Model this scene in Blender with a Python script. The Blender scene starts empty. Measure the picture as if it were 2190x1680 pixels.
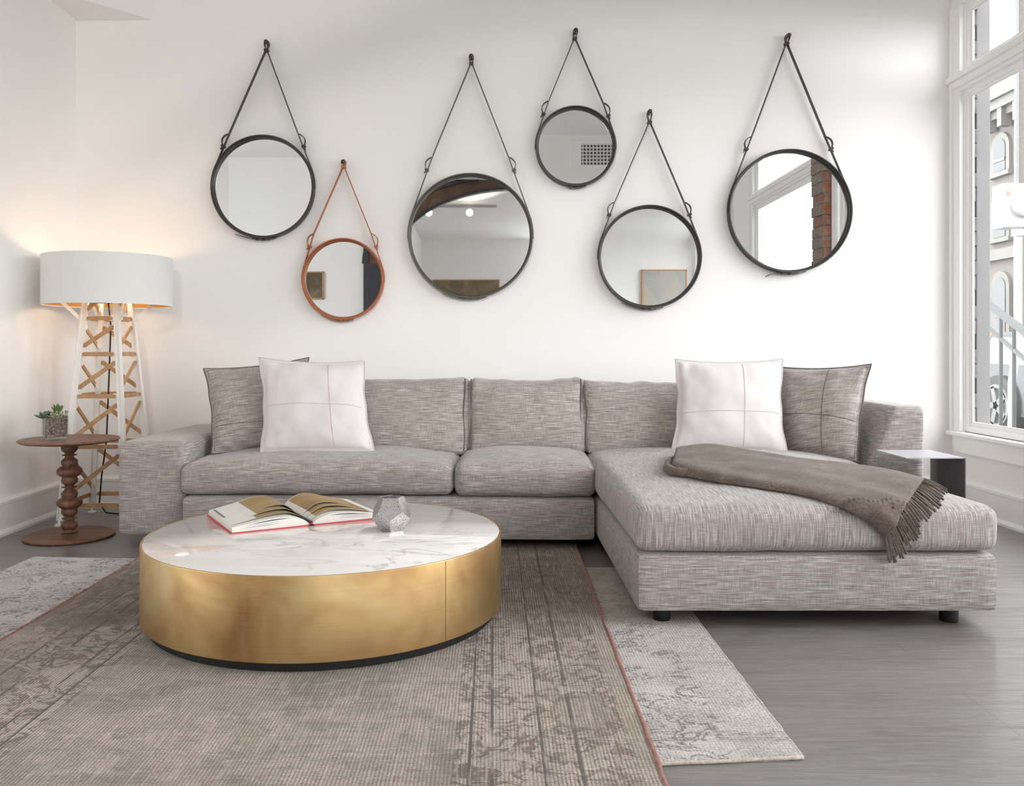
import bpy, bmesh, math, random
from mathutils import Vector, Matrix, noise
random.seed(7)
sc = bpy.context.scene
COL = sc.collection
R = math.radians
# ------------------------------------------------------------------ camera, light, exposure
F = 1850.0; VX, VY = 1055.0, 748.0; H = 0.875          # focal length (px), vanishing point, eye height
WALL = 4.83; XL = -2.33; XR = 2.56; CEIL = 3.46; LOWC = 2.95
cd = bpy.data.cameras.new('camera'); cam = bpy.data.objects.new('camera', cd); COL.objects.link(cam)
cam.location = (0, 0, H); cam.rotation_euler = (R(90), 0, 0)
cd.sensor_fit = 'HORIZONTAL'; cd.sensor_width = 36.0; cd.lens = 36.0 * F / 2190.0
cd.shift_x = (1095 - VX) / 2190.0; cd.shift_y = (VY - 840) / 2190.0
cd.clip_start = 0.05; cd.clip_end = 200
sc.camera = cam
sc.view_settings.view_transform = 'Standard'; sc.view_settings.look = 'None'
sc.view_settings.gamma = 1.0; sc.view_settings.exposure = -0.05; sc.view_settings.use_curve_mapping = False
wd = bpy.data.worlds.new('overcast_sky'); sc.world = wd; wd.use_nodes = True
wn = wd.node_tree; wn.nodes.clear()
wo = wn.nodes.new('ShaderNodeOutputWorld'); wb = wn.nodes.new('ShaderNodeBackground')
wb.inputs[0].default_value = (0.985, 0.99, 1.0, 1); wb.inputs[1].default_value = 7.9
wn.links.new(wb.outputs[0], wo.inputs[0])
def portal(name, loc, rot, sx, sy):
    l = bpy.data.lights.new(name, 'AREA'); l.shape = 'RECTANGLE'; l.size = sx; l.size_y = sy
    l.cycles.is_portal = True
    o = bpy.data.objects.new(name, l); COL.objects.link(o); o.location = loc; o.rotation_euler = rot
W1 = (3.25, 4.70); W2 = (1.15, 2.86); W3 = (-1.25, 0.30)   # windows along the right wall (Y ranges)
SILL, HEAD = 0.43, 2.75
for a, b in (W1, W2, W3):
    portal('window_portal', (XR + 0.10, (a + b) / 2, (SILL + HEAD) / 2), (0, R(90), 0), HEAD - SILL, b - a)
portal('window_portal', (-4.94, .85, 1.55), (0, R(-90), 0), 2.5, 1.7)
portal('window_portal', (1.55, -6.52, 1.5), (R(90), 0, 0), 1.7, 2.5)
sc.cycles.max_bounces = 16; sc.cycles.diffuse_bounces = 12; sc.cycles.glossy_bounces = 6
sc.cycles.transparent_max_bounces = 16; sc.cycles.sample_clamp_indirect = 6.0
sc.cycles.caustics_reflective = False; sc.cycles.caustics_refractive = False

def P(px, py, Y):            # photo pixel at depth Y -> world point
    return Vector(((px - VX) / F * Y, Y, H + (VY - py) / F * Y))

# ------------------------------------------------------------------ materials
MATS = {}
class NT:
    def __init__(s, name):
        s.m = bpy.data.materials.new(name); s.m.use_nodes = True
        s.t = s.m.node_tree; s.t.nodes.clear()
        s.out = s.n('ShaderNodeOutputMaterial'); MATS[name] = s.m
    def n(s, t, **k):
        o = s.t.nodes.new(t)
        for a, b in k.items(): setattr(o, a, b)
        return o
    def l(s, a, b): s.t.links.new(a, b)
    def bsdf(s, col=(.8,.8,.8), rough=.5, metal=0, **k):
        b = s.n('ShaderNodeBsdfPrincipled')
        b.inputs['Base Color'].default_value = (*col, 1); b.inputs['Roughness'].default_value = rough
        b.inputs['Metallic'].default_value = metal
        for a, v in k.items(): b.inputs[a.replace('_', ' ')].default_value = v
        s.l(b.outputs[0], s.out.inputs[0]); s.b = b; return b
    def coords(s, which='Object', scale=(1,1,1), rot=(0,0,0), loc=(0,0,0)):
        c = s.n('ShaderNodeTexCoord'); m = s.n('ShaderNodeMapping')
        m.inputs['Scale'].default_value = scale; m.inputs['Rotation'].default_value = rot; m.inputs['Location'].default_value = loc
        s.l(c.outputs[which], m.inputs[0]); return m.outputs[0]
    def noise(s, vec, scale=5, detail=3, rough=.5, dist=0):
        n = s.n('ShaderNodeTexNoise'); n.inputs['Scale'].default_value = scale; n.inputs['Detail'].default_value = detail
        n.inputs['Roughness'].default_value = rough; n.inputs['Distortion'].default_value = dist
        s.l(vec, n.inputs['Vector']); return n.outputs['Fac']
    def ramp(s, fac, stops, interp='LINEAR'):
        r = s.n('ShaderNodeValToRGB'); e = r.color_ramp.elements; r.color_ramp.interpolation = interp
        while len(e) < len(stops): e.new(0.5)
        for i, (p, c) in enumerate(stops):
            e[i].position = p
            e[i].color = (*c, 1) if isinstance(c, tuple) else (c, c, c, 1)
        s.l(fac, r.inputs[0]); return r.outputs[0]
    def math(s, op, a, b=None, c=None):
        m = s.n('ShaderNodeMath', operation=op)
        for i, v in enumerate((a, b, c)):
            if v is None: continue
            if isinstance(v, (int, float)): m.inputs[i].default_value = v
            else: s.l(v, m.inputs[i])
        return m.outputs[0]
    def mix(s, fac, a, b, mode='MIX'):
        m = s.n('ShaderNodeMix', data_type='RGBA', blend_type=mode)
        if isinstance(fac, (int, float)): m.inputs[0].default_value = fac
        else: s.l(fac, m.inputs[0])
        for i, v in ((6, a), (7, b)):
            if isinstance(v, tuple): m.inputs[i].default_value = (*v, 1)
            else: s.l(v, m.inputs[i])
        return m.outputs[2]
    def bump(s, h, strength=.3, dist=.002):
        b = s.n('ShaderNodeBump'); b.inputs['Strength'].default_value = strength; b.inputs['Distance'].default_value = dist
        s.l(h, b.inputs['Height']); s.l(b.outputs[0], s.b.inputs['Normal'])

def plain(name, col, rough=.5, metal=0, nscale=40, var=.06, bump=0.0, **k):
    t = NT(name); t.bsdf(col, rough, metal, **k)
    v = t.coords(); n = t.noise(v, nscale, 3)
    hi = tuple(min(1, c * (1 + var)) for c in col); lo = tuple(c * (1 - var) for c in col)
    t.l(t.ramp(n, [(.3, lo), (.7, hi)]), t.b.inputs['Base Color'])
    if bump: t.bump(n, bump, .002)
    return t.m

plain('wall_paint', (.915, .908, .90), .75, 0, 3, .006)
plain('ceiling_paint', (.915, .908, .90), .8, 0, 3, .006)
plain('trim_paint', (.92, .92, .915), .35, 0, 3, .006)
plain('sash_paint', (.93, .93, .93), .3, 0, 3, .006)
plain('black_leather', (.028, .028, .025), .42, 0, 220, .25, .15)
plain('olive_leather', (.062, .058, .038), .42, 0, 220, .2, .15)
plain('edge_leather', (.05, .03, .02), .5, 0, 100, .2)
plain('cognac_leather', (.36, .105, .035), .42, 0, 200, .15, .15)
plain('aged_brass', (.26, .21, .13), .35, 1, 60, .15)
plain('dark_bronze', (.10, .08, .055), .35, 1, 60, .15)
plain('mirror_silver', (.88, .89, .88), .0, 1, 2, .0)
plain('white_lacquer', (.90, .88, .85), .4, 0, 8, .02)
plain('black_plastic', (.012, .012, .013), .4, 0, 30, .1)
plain('black_metal', (.085, .085, .09), .45, 0, 30, .1)
plain('grey_metal', (.10, .10, .11), .42, 0, 30, .06)
plain('light_grey_metal', (.50, .50, .53), .36, .0, 30, .05)
plain('screw_metal', (.4, .33, .2), .3, 1, 30, .1)
plain('paper', (.82, .80, .76), .7, 0, 10, .02)
plain('book_red', (.55, .06, .06), .5, 0, 30, .08)
plain('book_dark', (.03, .025, .03), .5, 0, 30, .2)
plain('grey_print', (.22, .20, .20), .6, 0, 90, .35)
plain('steel_grey_paint', (.135, .134, .131), .5, 0, 10, .05)
plain('rail_paint', (.035, .035, .036), .7, 0, 10, .05)
plain('car_paint', (.03, .031, .033), .25, 0, 4, .05)
plain('car_glass', (.11, .112, .115), .1, 0, 4, .05)
plain('tyre', (.04, .04, .04), .7, 0, 30, .1)
plain('wheel_alloy', (.14, .14, .14), .5, 0, 30, .05)
plain('alloy', (.45, .45, .45), .35, .6, 30, .05)
plain('pavement', (.095, .095, .093), .8, 0, 3, .15)
plain('stone_trim', (.15, .144, .132), .7, 0, 6, .06)
plain('window_dark', (.05, .052, .055), .25, 0, 3, .2)
plain('orange_flower', (.55, .14, .03), .7, 0, 60, .3)
plain('dark_door', (.035, .038, .045), .4, 0, 20, .1)
plain('succulent_green', (.13, .21, .07), .45, 0, 60, .3)
plain('succulent_pale', (.36, .38, .22), .45, 0, 60, .2)
plain('succulent_grey', (.11, .17, .12), .45, 0, 60, .25)
plain('succulent_rust', (.12, .07, .04), .5, 0, 60, .3)
plain('white_plastic', (.26, .26, .255), .4, 0, 20, .03)
plain('red_sticker', (.5, .12, .1), .5, 0, 20, .03)

def thin_glass(name, tint=(.97, .98, .98), ior=1.45):
    t = NT(name)
    tr = t.n('ShaderNodeBsdfTransparent'); tr.inputs[0].default_value = (*tint, 1)
    gl = t.n('ShaderNodeBsdfGlossy'); gl.inputs['Roughness'].default_value = .01
    lw = t.n('ShaderNodeLayerWeight'); lw.inputs[0].default_value = .5
    f = t.math('MULTIPLY_ADD', t.math('POWER', lw.outputs['Facing'], 5), .6, ((ior - 1)/(ior + 1))**2)
    mx = t.n('ShaderNodeMixShader'); t.l(f, mx.inputs[0]); t.l(tr.outputs[0], mx.inputs[1]); t.l(gl.outputs[0], mx.inputs[2])
    t.l(mx.outputs[0], t.out.inputs[0])
thin_glass('window_glass'); thin_glass('vase_glass', (.985, .99, .985), 1.4)

def fabric(name, dark, mid, light, rot=0.0):
    t = NT(name); b = t.bsdf(mid, .9); b.inputs['Sheen Weight'].default_value = .25; b.inputs['Sheen Roughness'].default_value = .5
    def uv(sx, sy): return t.coords('UV', (sx, sy, 1), (0, 0, rot))
    h = t.noise(uv(11, 520), 1, 2, .6)          # long slubs
    h2 = t.noise(uv(16, 230), 1, 2, .55)
    v = t.noise(uv(480, 22), 1, 2, .6)
    big = t.noise(uv(5, 5), 1, 3, .6)
    fine = t.noise(uv(620, 620), 1, 1, .5)
    s = t.math('ADD', t.math('MULTIPLY', h, .48), t.math('MULTIPLY', v, .20))
    s = t.math('ADD', s, t.math('MULTIPLY', h2, .20)); s = t.math('ADD', s, t.math('MULTIPLY', fine, .12))
    c = t.ramp(s, [(.40, dark), (.5, mid), (.60, light)])
    c = t.mix(t.ramp(h2, [(.62, 0.0), (.74, .42)]), c, light)
    c2 = t.mix(t.ramp(big, [(.35, .25), (.65, 0.0)]), c, (mid[0]*.86, mid[1]*.84, mid[2]*.84), 'MIX')
    t.l(c2, b.inputs['Base Color']); t.bump(s, .35, .002)
FD, FM, FL = (.17, .145, .135), (.345, .306, .288), (.66, .61, .58)
fabric('sofa_weave', FD, FM, FL)
fabric('pillow_weave', (.16, .135, .125), (.335, .293, .275), (.62, .57, .54), R(6))

t = NT('white_velvet'); b = t.bsdf((.83, .78, .785), .85); b.inputs['Sheen Weight'].default_value = .3
n = t.noise(t.coords('Object'), 9, 4, .6); t.l(t.ramp(n, [(.3, (.71, .665, .67)), (.7, (.755, .715, .715))]), b.inputs['Base Color']); t.bump(t.noise(t.coords(), 400, 2), .12, .001)
plain('velvet_seam', (.62, .55, .56), .9, 0, 60, .05)
plain('pillow_piping', (.14, .12, .105), .9, 0, 200, .2)

t = NT('throw_wool'); b = t.bsdf((.27, .22, .18), .95); b.inputs['Sheen Weight'].default_value = .15
n1 = t.noise(t.coords('Object', (1, 1, 1)), 14, 4, .65); n2 = t.noise(t.coords('Object', (70, 260, 160), (0, 0, R(-25))), 1, 4, .75, .8)
n3 = t.noise(t.coords(), 320, 2, .7)
c = t.ramp(t.math('ADD', t.math('MULTIPLY', n1, .3), t.math('ADD', t.math('MULTIPLY', n2, .35), t.math('MULTIPLY', n3, .35))), [(.36, (.062, .044, .034)), (.5, (.135, .102, .08)), (.64, (.27, .215, .175))])
t.l(c, b.inputs['Base Color']); t.bump(t.math('ADD', n2, n3), .6, .003)

def brushed(name):
    t = NT(name); b = t.bsdf((.7, .48, .22), .34, 1)
    big = t.noise(t.coords('Object', (1, 1, 1)), 4.2, 3, .5, .6)
    c = t.ramp(big, [(.3, (.31, .165, .07)), (.42, (.43, .255, .11)), (.55, (.56, .375, .17)), (.70, (.64, .50, .27))])
    fine = t.noise(t.coords('Object', (4, 4, 900)), 1, 2)
    c = t.mix(.12, c, t.ramp(fine, [(.3, (.28, .17, .08)), (.7, (.70, .53, .30))]))
    t.l(c, b.inputs['Base Color'])
    t.l(t.ramp(big, [(.3, .52), (.7, .42)]), b.inputs['Roughness']); t.bump(fine, .08, .001)
brushed('brushed_brass')

t = NT('marble'); b = t.bsdf((.84, .81, .78), .07); b.inputs['Coat Weight'].default_value = .3
v = t.coords('Object', (1.0, 2.9, 1), (0, 0, R(-16)))
base = t.ramp(t.noise(v, 1.5, 4, .55, .6), [(.38, (.84, .80, .775)), (.58, (.89, .87, .855))])
zone = t.ramp(t.noise(t.coords('Object', (1, 1.6, 1), loc=(3, 5, 0)), 1.6, 2), [(.42, .1), (.6, 1.0)])
n1 = t.noise(v, 1.7, 6, .58, 1.3); vein = t.ramp(t.math('ABSOLUTE', t.math('SUBTRACT', n1, .5)), [(0, .75), (.010, .30), (.030, .0)])
c = t.mix(t.math('MULTIPLY', vein, zone), base, (.44, .37, .32))
n2 = t.noise(t.coords('Object', (1.2, 5.5, 1), (0, 0, R(-12)), (3, 1, 0)), 2.4, 6, .62, .8); v2 = t.ramp(n2, [(.52, 0.0), (.60, .38), (.66, .0)])
c = t.mix(t.math('MULTIPLY', v2, zone), c, (.60, .52, .47))
t.l(c, b.inputs['Base Color'])

def wood(name, c0, c1, c2, scale=(3, 60, 60), rough=.45):
    t = NT(name); b = t.bsdf(c1, rough)
    n = t.noise(t.coords('Object', scale), 1, 5, .6, .5); m = t.noise(t.coords('Object', (6, 6, 6)), 1, 3)
    c = t.ramp(n, [(.3, c0), (.5, c1), (.7, c2)]); c = t.mix(t.ramp(m, [(.4, 0.0), (.7, .3)]), c, c0)
    t.l(c, b.inputs['Base Color']); t.bump(n, .1, .001)
wood('walnut', (.10, .045, .028), (.20, .095, .06), (.30, .16, .105))
wood('walnut_turned', (.085, .035, .022), (.17, .075, .045), (.27, .135, .085), (50, 50, 5))
wood('oak_batten', (.40, .22, .10), (.52, .31, .155), (.60, .38, .20), (20, 20, 20), .5)

# floor planks
t = NT('floor_planks'); b = t.bsdf((.2, .19, .18), .34); b.inputs['Specular IOR Level'].default_value = 1.0
co = t.coords('Object', (1, 1, 1))
br = t.n('ShaderNodeTexBrick'); t.l(co, br.inputs['Vector']); br.offset = .37; br.squash = 1
br.inputs['Scale'].default_value = 1; br.inputs['Brick Width'].default_value = 1.9; br.inputs['Row Height'].default_value = .245
br.inputs['Mortar Size'].default_value = .0009; br.inputs['Mortar Smooth'].default_value = .3
br.inputs['Color1'].default_value = (.0, .0, .0, 1); br.inputs['Color2'].default_value = (1, 1, 1, 1)
plank = br.outputs['Color']; mort = br.outputs['Fac']
grain = t.noise(t.coords('Object', (3.0, 34, 1)), 1, 7, .7, 1.6)
fineg = t.noise(t.coords('Object', (14, 240, 1)), 1, 3, .7, .5)
blot = t.noise(t.coords('Object', (1.5, 4, 1)), 1, 5, .62, 1.4)
g2 = t.math('ADD', t.math('MULTIPLY', grain, .6), t.math('MULTIPLY', fineg, .4))
c = t.ramp(g2, [(.38, (.125, .113, .107)), (.5, (.195, .179, .171)), (.62, (.265, .249, .241))])
c = t.mix(t.math('MULTIPLY', plank, .38), c, (.265, .245, .235))
c = t.mix(t.ramp(blot, [(.40, 0.0), (.62, .32)]), c, (.27, .255, .25))
c = t.mix(t.ramp(blot, [(.30, .45), (.42, 0.0)]), c, (.14, .125, .118))
c = t.mix(mort, c, (.09, .08, .077)); t.l(c, b.inputs['Base Color'])
t.l(t.ramp(g2, [(.3, .42), (.7, .32)]), b.inputs['Roughness']); t.bump(g2, .12, .001)

def rug_mat(name, kind):
    t = NT(name); b = t.bsdf((.4, .38, .35), .95); b.inputs['Sheen Weight'].default_value = .2
    sep = t.n('ShaderNodeSeparateXYZ'); tc = t.n('ShaderNodeTexCoord'); t.l(tc.outputs['Object'], sep.inputs[0])
    X, Y = sep.outputs[0], sep.outputs[1]
    ribx = t.math('SINE', t.math('MULTIPLY', X, 2 * math.pi / .0082)); riby = t.math('SINE', t.math('MULTIPLY', Y, 2 * math.pi / .0062))
    worn = t.noise(t.coords('Object', (1, 1, 1)), 3.2, 5, .65, .4)
    hs = t.noise(t.coords('Object', (4, 70, 1)), 1, 4, .65); vs = t.noise(t.coords('Object', (90, 7, 1)), 1, 3, .6)
    fine = t.noise(t.coords('Object', (230, 230, 1)), 1, 2, .6)
    dash = t.noise(t.coords('Object', (26, 150, 1)), 1, 3, .7)
    bead = t.math('MULTIPLY', t.math('MULTIPLY_ADD', ribx, .5, .5), t.math('MULTIPLY_ADD', riby, .35, .65))
    bead = t.math('MULTIPLY', bead, t.math('MULTIPLY_ADD', dash, 1.1, .45))
    far_shade = t.ramp(t.math('MULTIPLY_ADD', t.noise(t.coords(), 3, 2), .06, t.math('MULTIPLY_ADD', Y, .25, 0)), [(.70, 0.0), (.725, 1.0)])  # sofa-end shade painted into both rugs as a yellow-brown tone
    def ell(x, y, rx, ry):
        wob = t.math('MULTIPLY', t.math('SUBTRACT', t.noise(t.coords(), 22, 2), .5), .7)
        dx = t.math('DIVIDE', t.math('SUBTRACT', X, x), rx); dy = t.math('DIVIDE', t.math('SUBTRACT', Y, y), ry)
        return t.math('ADD', t.math('SQRT', t.math('ADD', t.math('MULTIPLY', dx, dx), t.math('MULTIPLY', dy, dy))), wob)
    def band(lo, hi, soft=.004):
        return t.math('MULTIPLY', t.math('GREATER_THAN', X, lo), t.math('LESS_THAN', X, hi))
    if kind == 'dark':
        tone = t.math('ADD', t.math('MULTIPLY', worn, .5), t.math('ADD', t.math('MULTIPLY', hs, .3), t.math('MULTIPLY', dash, .2)))
        c = t.ramp(tone, [(.37, (.165, .14, .112)), (.45, (.27, .238, .20)), (.52, (.38, .335, .29)), (.60, (.53, .46, .405)), (.68, (.66, .575, .515))])
        warm = t.noise(t.coords('Object', (1, 1.3, 1), loc=(5, 2, 0)), 2.2, 2)
        c = t.mix(t.ramp(warm, [(.55, 0.0), (.70, .55)]), c, (.36, .32, .18))
        cool = t.noise(t.coords('Object', (1.0, 1.5, 1), loc=(1, 7, 0)), 2.5, 3)
        c = t.mix(t.ramp(cool, [(.50, 0.0), (.66, .32)]), c, (.25, .245, .21))
        pink = t.noise(t.coords('Object', (1.0, 1.2, 1), loc=(8, 3, 0)), 3.1, 3)
        c = t.mix(t.ramp(pink, [(.50, 0.0), (.66, .5)]), c, (.55, .455, .41))
        pb = t.n('ShaderNodeTexBrick'); pv = t.coords('Object', (1, 1, 1), (0, 0, R(90)), (.1, .25, 0)); t.l(pv, pb.inputs['Vector'])
        pb.inputs['Scale'].default_value = 1; pb.inputs['Brick Width'].default_value = 1.02; pb.inputs['Row Height'].default_value = .62
        pb.inputs['Mortar Size'].default_value = .003; pb.inputs['Color1'].default_value = (0, 0, 0, 1); pb.inputs['Color2'].default_value = (1, 1, 1, 1)
        c = t.mix(t.math('MULTIPLY', pb.outputs['Color'], .22), c, (.20, .20, .17))
        near = t.math('SUBTRACT', 1, far_shade)
        mot = t.noise(t.coords('Object', (1, 1.6, 1), loc=(3, 9, 0)), 15, 5, .68, .8)
        c = t.mix(t.ramp(mot, [(.53, 0.0), (.63, .55)]), c, (.155, .135, .11))
        mot2 = t.noise(t.coords('Object', (1, 1.4, 1), loc=(7, 2, 0)), 9, 5, .66, .6)
        c = t.mix(t.ramp(mot2, [(.52, 0.0), (.64, .5)]), c, (.64, .545, .485))
        light = t.math('ADD', band(-.075, .098), band(-1.215, -1.045)); border = t.math('ADD', band(-.085, .30), band(-1.42, -1.035))
        c = t.mix(t.math('MULTIPLY', t.math('MULTIPLY', light, .6), near), c, (.52, .45, .42))
        c = t.mix(t.math('MULTIPLY', far_shade, .65), c, (.14, .11, .075))
        c = t.mix(t.math('MULTIPLY', t.math('MULTIPLY', far_shade, band(.11, .30)), t.ramp(hs, [(.45, 0.0), (.6, .6)])), c, (.40, .32, .20))
        # scrolling outlines, mostly in the borders
        def scroll(sc, off, wd, g0):
            rv = t.noise(t.coords('Object', (1, 1, 1), loc=off), sc, 1.5, .5, 1.6)
            rg = t.ramp(t.math('ABSOLUTE', t.math('SUBTRACT', rv, .5)), [(0, 1.0), (wd, .95), (wd*1.7, 0.0)])
            gt = t.ramp(t.noise(t.coords('Object', (1, 1, 1), loc=(off[1], off[0], 0)), 9, 2, .6), [(g0, 0.0), (g0 + .04, 1.0)])
            broken = t.ramp(dash, [(.38, 0.0), (.48, 1.0)])
            return t.math('MULTIPLY', t.math('MULTIPLY', rg, gt), broken)
        amt = t.math('MULTIPLY_ADD', border, .85, .12)
        c = t.mix(t.math('MULTIPLY', scroll(9.5, (2, 3, 0), .026, .42), amt), c, (.075, .045, .036))
        c = t.mix(t.math('MULTIPLY', scroll(14, (6, 1, 0), .030, .46), amt), c, (.11, .055, .044))
        for ex, ey, rx, ry, tint in ((.205, 2.66, .10, .085, (.12, .085, .07)), (-1.30, 2.72, .11, .085, (.115, .095, .075)), (-1.33, 3.10, .09, .09, (.17, .17, .12)), (-1.32, 2.28, .09, .07, (.20, .19, .15)), (.21, 2.05, .08, .10, (.34, .29, .25)), (.20, 3.2, .08, .10, (.19, .15, .09))):
            e = ell(ex, ey, rx, ry)
            c = t.mix(t.ramp(e, [(.80, .55), (1.0, .0)]), c, tint)
            rg = t.ramp(t.math('ABSOLUTE', t.math('SUBTRACT', e, .92)), [(0, .9), (.06, .8), (.12, 0.0)])
            c = t.mix(t.math('MULTIPLY', rg, t.ramp(dash, [(.40, 0.0), (.5, .9)])), c, (.075, .048, .04))
        lines = None
        for x in (-.003, -.05, .106, .182, -1.117, -1.07, -1.226, -1.305):
            m = t.math('LESS_THAN', t.math('ABSOLUTE', t.math('SUBTRACT', X, x)), .0036)
            lines = m if lines is None else t.math('ADD', lines, m)
        lg = t.ramp(t.noise(t.coords('Object', (20, 3, 1)), 1, 2), [(.40, 0.0), (.46, .9)])
        c = t.mix(t.math('MULTIPLY', lines, lg), c, (.05, .036, .03))
        wm = t.ramp(worn, [(.36, .25), (.58, 1.0)])
        c = t.mix(t.math('MULTIPLY', t.math('MULTIPLY', t.ramp(bead, [(.5, 0.0), (.85, .75)]), wm), .85), c, (.72, .62, .56))
        gap = t.math('MULTIPLY_ADD', ribx, -.5, .5)
        c = t.mix(t.ramp(gap, [(.60, 0.0), (.95, .62)]), c, (.10, .088, .07))
        c = t.mix(t.ramp(fine, [(.36, .65), (.52, 0.0)]), c, (.10, .086, .07))
        c = t.mix(t.math('MULTIPLY', lines, t.math('MULTIPLY', lg, .7)), c, (.05, .036, .03))
        c = t.mix(t.ramp(vs, [(.55, 0.0), (.68, .42)]), c, (.60, .52, .485))
        c = t.mix(1.0, c, (1.13, 1.085, 1.03), 'MULTIPLY')
    else:
        c = t.ramp(t.math('ADD', t.math('MULTIPLY', worn, .5), t.math('MULTIPLY', hs, .5)),
                   [(.36, (.50, .465, .435)), (.46, (.66, .615, .585)), (.58, (.76, .71, .68))])
        rv = t.noise(t.coords('Object', (1, 1.5, 1)), 10.5, 2.2, .55, 2.0)
        rg = t.ramp(t.math('ABSOLUTE', t.math('SUBTRACT', rv, .5)), [(0, 1.0), (.034, 1.0), (.05, 0.0)])
        gate = t.ramp(t.noise(t.coords('Object', (1, 1, 1), loc=(4, 4, 0)), 8, 2), [(.44, 0.0), (.48, 1.0)])
        brk = t.ramp(t.noise(t.coords('Object', (90, 140, 1)), 1, 2, .6), [(.38, 0.0), (.50, 1.0)])
        edge = t.math('ADD', t.math('MULTIPLY', t.math('LESS_THAN', X, .53), .6), .35)
        c = t.mix(t.math('MULTIPLY', t.math('MULTIPLY', t.math('MULTIPLY', rg, gate), brk), edge), c, (.10, .082, .075))
        sp = t.noise(t.coords('Object', (110, 170, 1)), 1, 2, .7)
        zone = t.ramp(t.noise(t.coords('Object', (4, 4, 1), loc=(1, 1, 0)), 1, 3, .6), [(.42, .12), (.60, .85)])
        edgez = t.math('GREATER_THAN', X, .53)
        zone = t.math('MAXIMUM', zone, t.math('MULTIPLY', edgez, .55))
        c = t.mix(t.math('MULTIPLY', t.ramp(sp, [(.46, 0.0), (.56, .9)]), zone), c, (.17, .148, .135))
        for y0_ in (1.93, 1.96):
            m = t.math('LESS_THAN', t.math('ABSOLUTE', t.math('SUBTRACT', Y, y0_)), .012)
            c = t.mix(t.math('MULTIPLY', m, t.ramp(dash, [(.45, 0.0), (.56, .75)])), c, (.16, .14, .13))
        c = t.mix(t.math('MULTIPLY', t.math('MULTIPLY', far_shade, t.math('GREATER_THAN', X, -.5)), .5), c, (.36, .30, .20))
        c = t.mix(t.math('MULTIPLY', bead, .28), c, (.80, .75, .725))
        c = t.mix(t.ramp(fine, [(.36, .6), (.50, 0.0)]), c, (.25, .22, .205))
    t.l(c, b.inputs['Base Color'])
    t.bump(t.math('ADD', t.math('MULTIPLY', ribx, .5), t.math('ADD', riby, t.math('MULTIPLY', fine, 3))), .5, .0025)
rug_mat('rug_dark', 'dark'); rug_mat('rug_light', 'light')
plain('rug_binding', (.34, .175, .15), .95, 0, 60, .35, .3)
plain('rug_edge_thread', (.55, .49, .43), .95, 0, 120, .25, .3)

def bricks(name, c1, c2, mortar, w=.21, h=.068, size=.01, rot=(R(90), 0, 0), bump=.6):
    t = NT(name); b = t.bsdf(c1, .85)
    v = t.coords('Object', (1, 1, 1), rot)
    x = t.n('ShaderNodeTexBrick'); t.l(v, x.inputs['Vector']); x.inputs['Scale'].default_value = 1
    x.inputs['Brick Width'].default_value = w; x.inputs['Row Height'].default_value = h; x.inputs['Mortar Size'].default_value = size
    x.inputs['Color1'].default_value = (*c1, 1); x.inputs['Color2'].default_value = (*c2, 1); x.inputs['Mortar'].default_value = (*mortar, 1)
    n = t.noise(t.coords(), 25, 5, .7)
    c = t.mix(t.ramp(n, [(.4, .5), (.65, 0.0)]), x.outputs['Color'], tuple(a * .5 for a in c1))
    t.l(c, b.inputs['Base Color']); t.bump(t.math('SUBTRACT', t.math('MULTIPLY', n, .5), x.outputs['Fac']), bump, .01)
bricks('old_brick', (.50, .19, .12), (.58, .33, .25), (.42, .39, .35), .21, .0825)
bricks('old_brick_shaded', (.30, .16, .11), (.34, .24, .18), (.30, .27, .24), .21, .0825, rot=(R(90), 0, R(90)))  # room-facing side of the pier: its shade is painted into the darker brick
bricks('pink_brick', (.165, .13, .118), (.17, .137, .125), (.165, .145, .135), .24, .08, .012, (R(90), 0, R(90)), .2)
bricks('brown_brick', (.135, .115, .10), (.14, .12, .105), (.135, .122, .11), .24, .08, .012, (R(90), 0, 0), .2)
bricks('white_brick', (.115, .115, .113), (.125, .125, .123), (.09, .09, .09), .24, .075, .012, (R(90), 0, 0), .5)

def painting(name, a, b_, c_):
    t = NT(name); b = t.bsdf(a, .6)
    n = t.noise(t.coords('Object'), 2.2, 5, .6, 1.0)
    t.l(t.ramp(n, [(.3, a), (.5, b_), (.7, c_)]), b.inputs['Base Color'])
painting('canvas_brown', (.10, .085, .055), (.22, .17, .10), (.36, .29, .19))
painting('canvas_haze', (.34, .36, .38), (.48, .46, .42), (.52, .42, .24))
painting('canvas_dark', (.05, .04, .025), (.12, .09, .05), (.24, .19, .12))
painting('page_photo', (.20, .125, .045), (.40, .27, .115), (.46, .33, .17))
wood('arch_wood', (.05, .03, .02), (.13, .075, .045), (.22, .13, .08), (4, 4, 4), .5)
t = NT('vent_grille'); b = t.bsdf((.8, .8, .8), .5)
x = t.n('ShaderNodeTexBrick'); t.l(t.coords('Object', (1, 1, 1), (R(90), 0, 0)), x.inputs['Vector']); x.offset = 0
x.inputs['Scale'].default_value = 1; x.inputs['Brick Width'].default_value = .042; x.inputs['Row Height'].default_value = .042; x.inputs['Mortar Size'].default_value = .008
x.inputs['Color1'].default_value = (.05, .05, .05, 1); x.inputs['Color2'].default_value = (.08, .08, .08, 1); x.inputs['Mortar'].default_value = (.75, .75, .73, 1)
t.l(x.outputs['Color'], b.inputs['Base Color'])

t = NT('soil'); b = t.bsdf((.15, .1, .08), .9)
n = t.noise(t.coords(), 110, 4, .8)
t.l(t.ramp(n, [(.4, (.07, .045, .035)), (.55, (.20, .145, .12)), (.66, (.55, .5, .46))]), b.inputs['Base Color'])

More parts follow.
